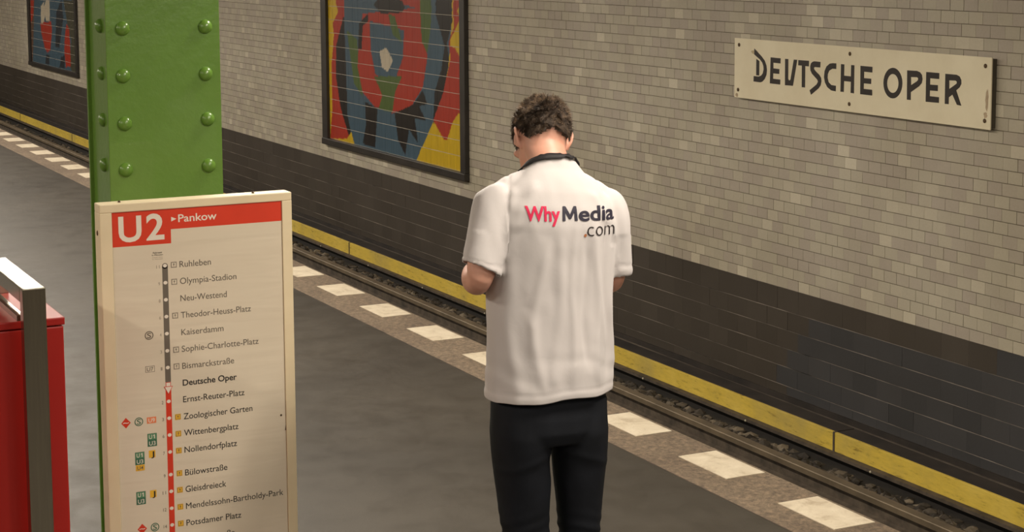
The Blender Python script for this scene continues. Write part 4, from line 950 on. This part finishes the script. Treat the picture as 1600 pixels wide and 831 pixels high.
# open the hem and the cuffs, then give the cloth its thickness
bm = bmesh.new(); bm.from_mesh(shm)
def cut(z, test):
    fs = [f for f in bm.faces if test(f.calc_center_median()) and abs(f.calc_center_median().z - z) < .03]
    es = list({e for f in fs for e in f.edges}); vs = list({v for f in fs for v in f.verts})
    bmesh.ops.bisect_plane(bm, geom=fs + es + vs, plane_co=(0, 0, z), plane_no=(0, 0, 1))
    bmesh.ops.delete(bm, geom=[f for f in bm.faces if test(f.calc_center_median()) and f.calc_center_median().z < z], context='FACES')
cut(.893, lambda c: c.z < 1.0)
outb = lambda c: c.z > 1.21 and (abs(c.x) / .1775) ** 2.35 + (abs(c.y + .010) / .127) ** 2.35 > 1.22
bmesh.ops.delete(bm, geom=[f for f in bm.faces if f.normal.z < -.72 and f.calc_center_median().z < 1.262 and outb(f.calc_center_median())], context='FACES')
# the hem dips a little left of the middle and rises to the right side
for v in bm.verts:
    k = max(0, min(1, (1.02 - v.co.z) / .12)); v.co.z += k * (.018 * max(0, v.co.x / .17) ** 1.5 + .006 * max(0, -v.co.x / .17) ** 3 + .003 * math.sin(v.co.x * 38 + 1) - .004 + .020 * (1 - min(1, (v.co.x / .17) ** 2)))
# cuffs: the outer side of each sleeve ends higher than the inner side
for v in bm.verts:
    if v.co.z < 1.32 and outb(v.co):
        s = -1 if v.co.x < 0 else 1; k = max(0, min(1, (1.32 - v.co.z) / .06)); t = (abs(v.co.x) - .20) / .05
        v.co.z += k * (.014 * max(t, -.8) if s < 0 else -.002 * t)
bm.to_mesh(shm); bm.free()
warp(shm, True)
# shirt surface for resting the print and the strap on
bm = bmesh.new(); bm.from_mesh(shm); BV = BVHTree.FromBMesh(bm); bm.free()
shirt = obj('shirt', shm, M['cotton'], MAN)
md = shirt.modifiers.new('cloth', 'SOLIDIFY'); md.thickness = 0.0022; md.offset = -1
shm.polygons.foreach_set('use_smooth', [True] * len(shm.polygons))
cpts = [(.0655 * math.sin(t), -.0125 - .0625 * math.cos(t), 1.5925 - .52 * (min(-.0125 - .0625 * math.cos(t), .018) + .078), .0036, .0060) for t in [2 * PI * i / 28 for i in range(28)]]
V, F = [], []; n = 12
for i, (x, y, z, a, b) in enumerate(cpts):
    r = Vector((x, y + .0125, 0)).normalized(); u = (Vector((0, 0, 1)) - r * .35).normalized()
    for k in range(n):
        t = 2 * PI * k / n; V.append(Vector((x, y, z)) + r * (a * math.cos(t)) + u * (b * math.sin(t)))
for i in range(28):
    for k in range(n): F.append((i * n + k, i * n + (k + 1) % n, ((i + 1) % 28) * n + (k + 1) % n, ((i + 1) % 28) * n + k))
obj('collar', mesh_from(V, F, 'collar', True), M['cotton'], shirt)

# printed lettering on the back, laid on the cloth
M_SHAPE = [(0, .02), (.03, 0), (.17, 0), (.20, .02), (.205, .60), (.42, .16), (.47, .13), (.55, .13), (.60, .16), (.82, .60), (.825, .02), (.855, 0), (.995, 0), (1.025, .02), (.97, .97), (.94, 1.0), (.80, 1.0), (.765, .97), (.512, .44), (.26, .97), (.225, 1.0), (.085, 1.0), (.055, .97)]
def shirt_print(s, x0, z0, width, cap, mat, bold, capref='H'):
    me = poly_mesh([M_SHAPE]) if s == '#M' else text_mesh(s, 1.0, bold, res=5); lo, hi, a = mesh_bounds(me)
    ref = text_mesh(capref, 1.0, bold); l2, h2, _ = mesh_bounds(ref); bpy.data.meshes.remove(ref)
    sy = cap / (hi[1] if s == '#M' else h2[1]); sx = width / (hi[0] - lo[0])
    bm = bmesh.new(); bm.from_mesh(me)
    for v in bm.verts: v.co = Vector((x0 + (v.co.x - lo[0]) * sx, z0 + v.co.y * sy - .05 * (x0 + (v.co.x - lo[0]) * sx), 0))
    bmesh.ops.triangulate(bm, faces=bm.faces)
    for _ in range(5):
        es = [e for e in bm.edges if e.calc_length() > .007]
        if not es: break
        bmesh.ops.subdivide_edges(bm, edges=es, cuts=1); bmesh.ops.triangulate(bm, faces=[f for f in bm.faces if len(f.verts) > 3])
    for v in bm.verts:
        X, Z = v.co.x, v.co.y
        h, nn, i_, d_ = BV.ray_cast(Vector((X, -1, Z)), Vector((0, 1, 0)))
        v.co = (h + (nn if nn.y < 0 else -nn) * .0014) if h else Vector((X, -.1, Z))
    me2 = bpy.data.meshes.new('print'); bm.to_mesh(me2); bm.free()
    return obj('printed_word', me2, mat, shirt)
# centre of the letters is to the right of the spine
PR = dict(z1=1.430, z2=1.388)
shirt_print('Why', -.111, PR['z1'], .0925, .0385, M['t_pink'], .025, 'W')
shirt_print('#M', -.0125, PR['z1'], .0440, .0385, M['t_navy'], 0, 'M')
shirt_print('edia', .0350, PR['z1'], .1180, .0385, M['t_navy'], .022, 'M')
shirt_print('.', .050, PR['z2'], .0085, .0385, M['t_orange'], .020)
shirt_print('com', .060, PR['z2'], .094, .0385, M['t_black'], -.012)

# black strap round the neck, lying on the shoulders and down the chest
path = []
for i in range(33):
    t = -PI * .62 + 2 * PI * .62 * i / 32
    path.append(Vector((.0800 * math.sin(t), -.014 - .0715 * math.cos(t) * (1.0 if math.cos(t) > 0 else 1.25), 1.603 - .045 * (1 - math.cos(t)))))
path = [Vector((.000, .125, 1.17)), Vector((-.006, .125, 1.22)), Vector((-.022, .125, 1.32)), Vector((-.040, .118, 1.42)), Vector((-.055, .09, 1.49))] + path + [Vector((.055, .09, 1.49)), Vector((.040, .118, 1.42)), Vector((.022, .125, 1.32)), Vector((.006, .125, 1.22)), Vector((.000, .125, 1.17))]
V, F = [], []
for i, p in enumerate(path):
    a = path[max(i - 1, 0)]; b = path[min(i + 1, len(path) - 1)]; t = (b - a).normalized()
    h, nn, i_, d_ = BV.find_nearest(p)
    c = h + nn * .0050; w = t.cross(nn).normalized() * .0095
    for o_ in (w + nn * .001, w - nn * .0015, -w - nn * .0015, -w + nn * .001): V.append(c + o_)
for i in range(len(path) - 1):
    for k in range(4): F.append((4 * i + k, 4 * i + (k + 1) % 4, 4 * i + 4 + (k + 1) % 4, 4 * i + 4 + k))
obj('neck_strap', mesh_from(V, F, 'neck_strap', True), M['strap'], MAN)
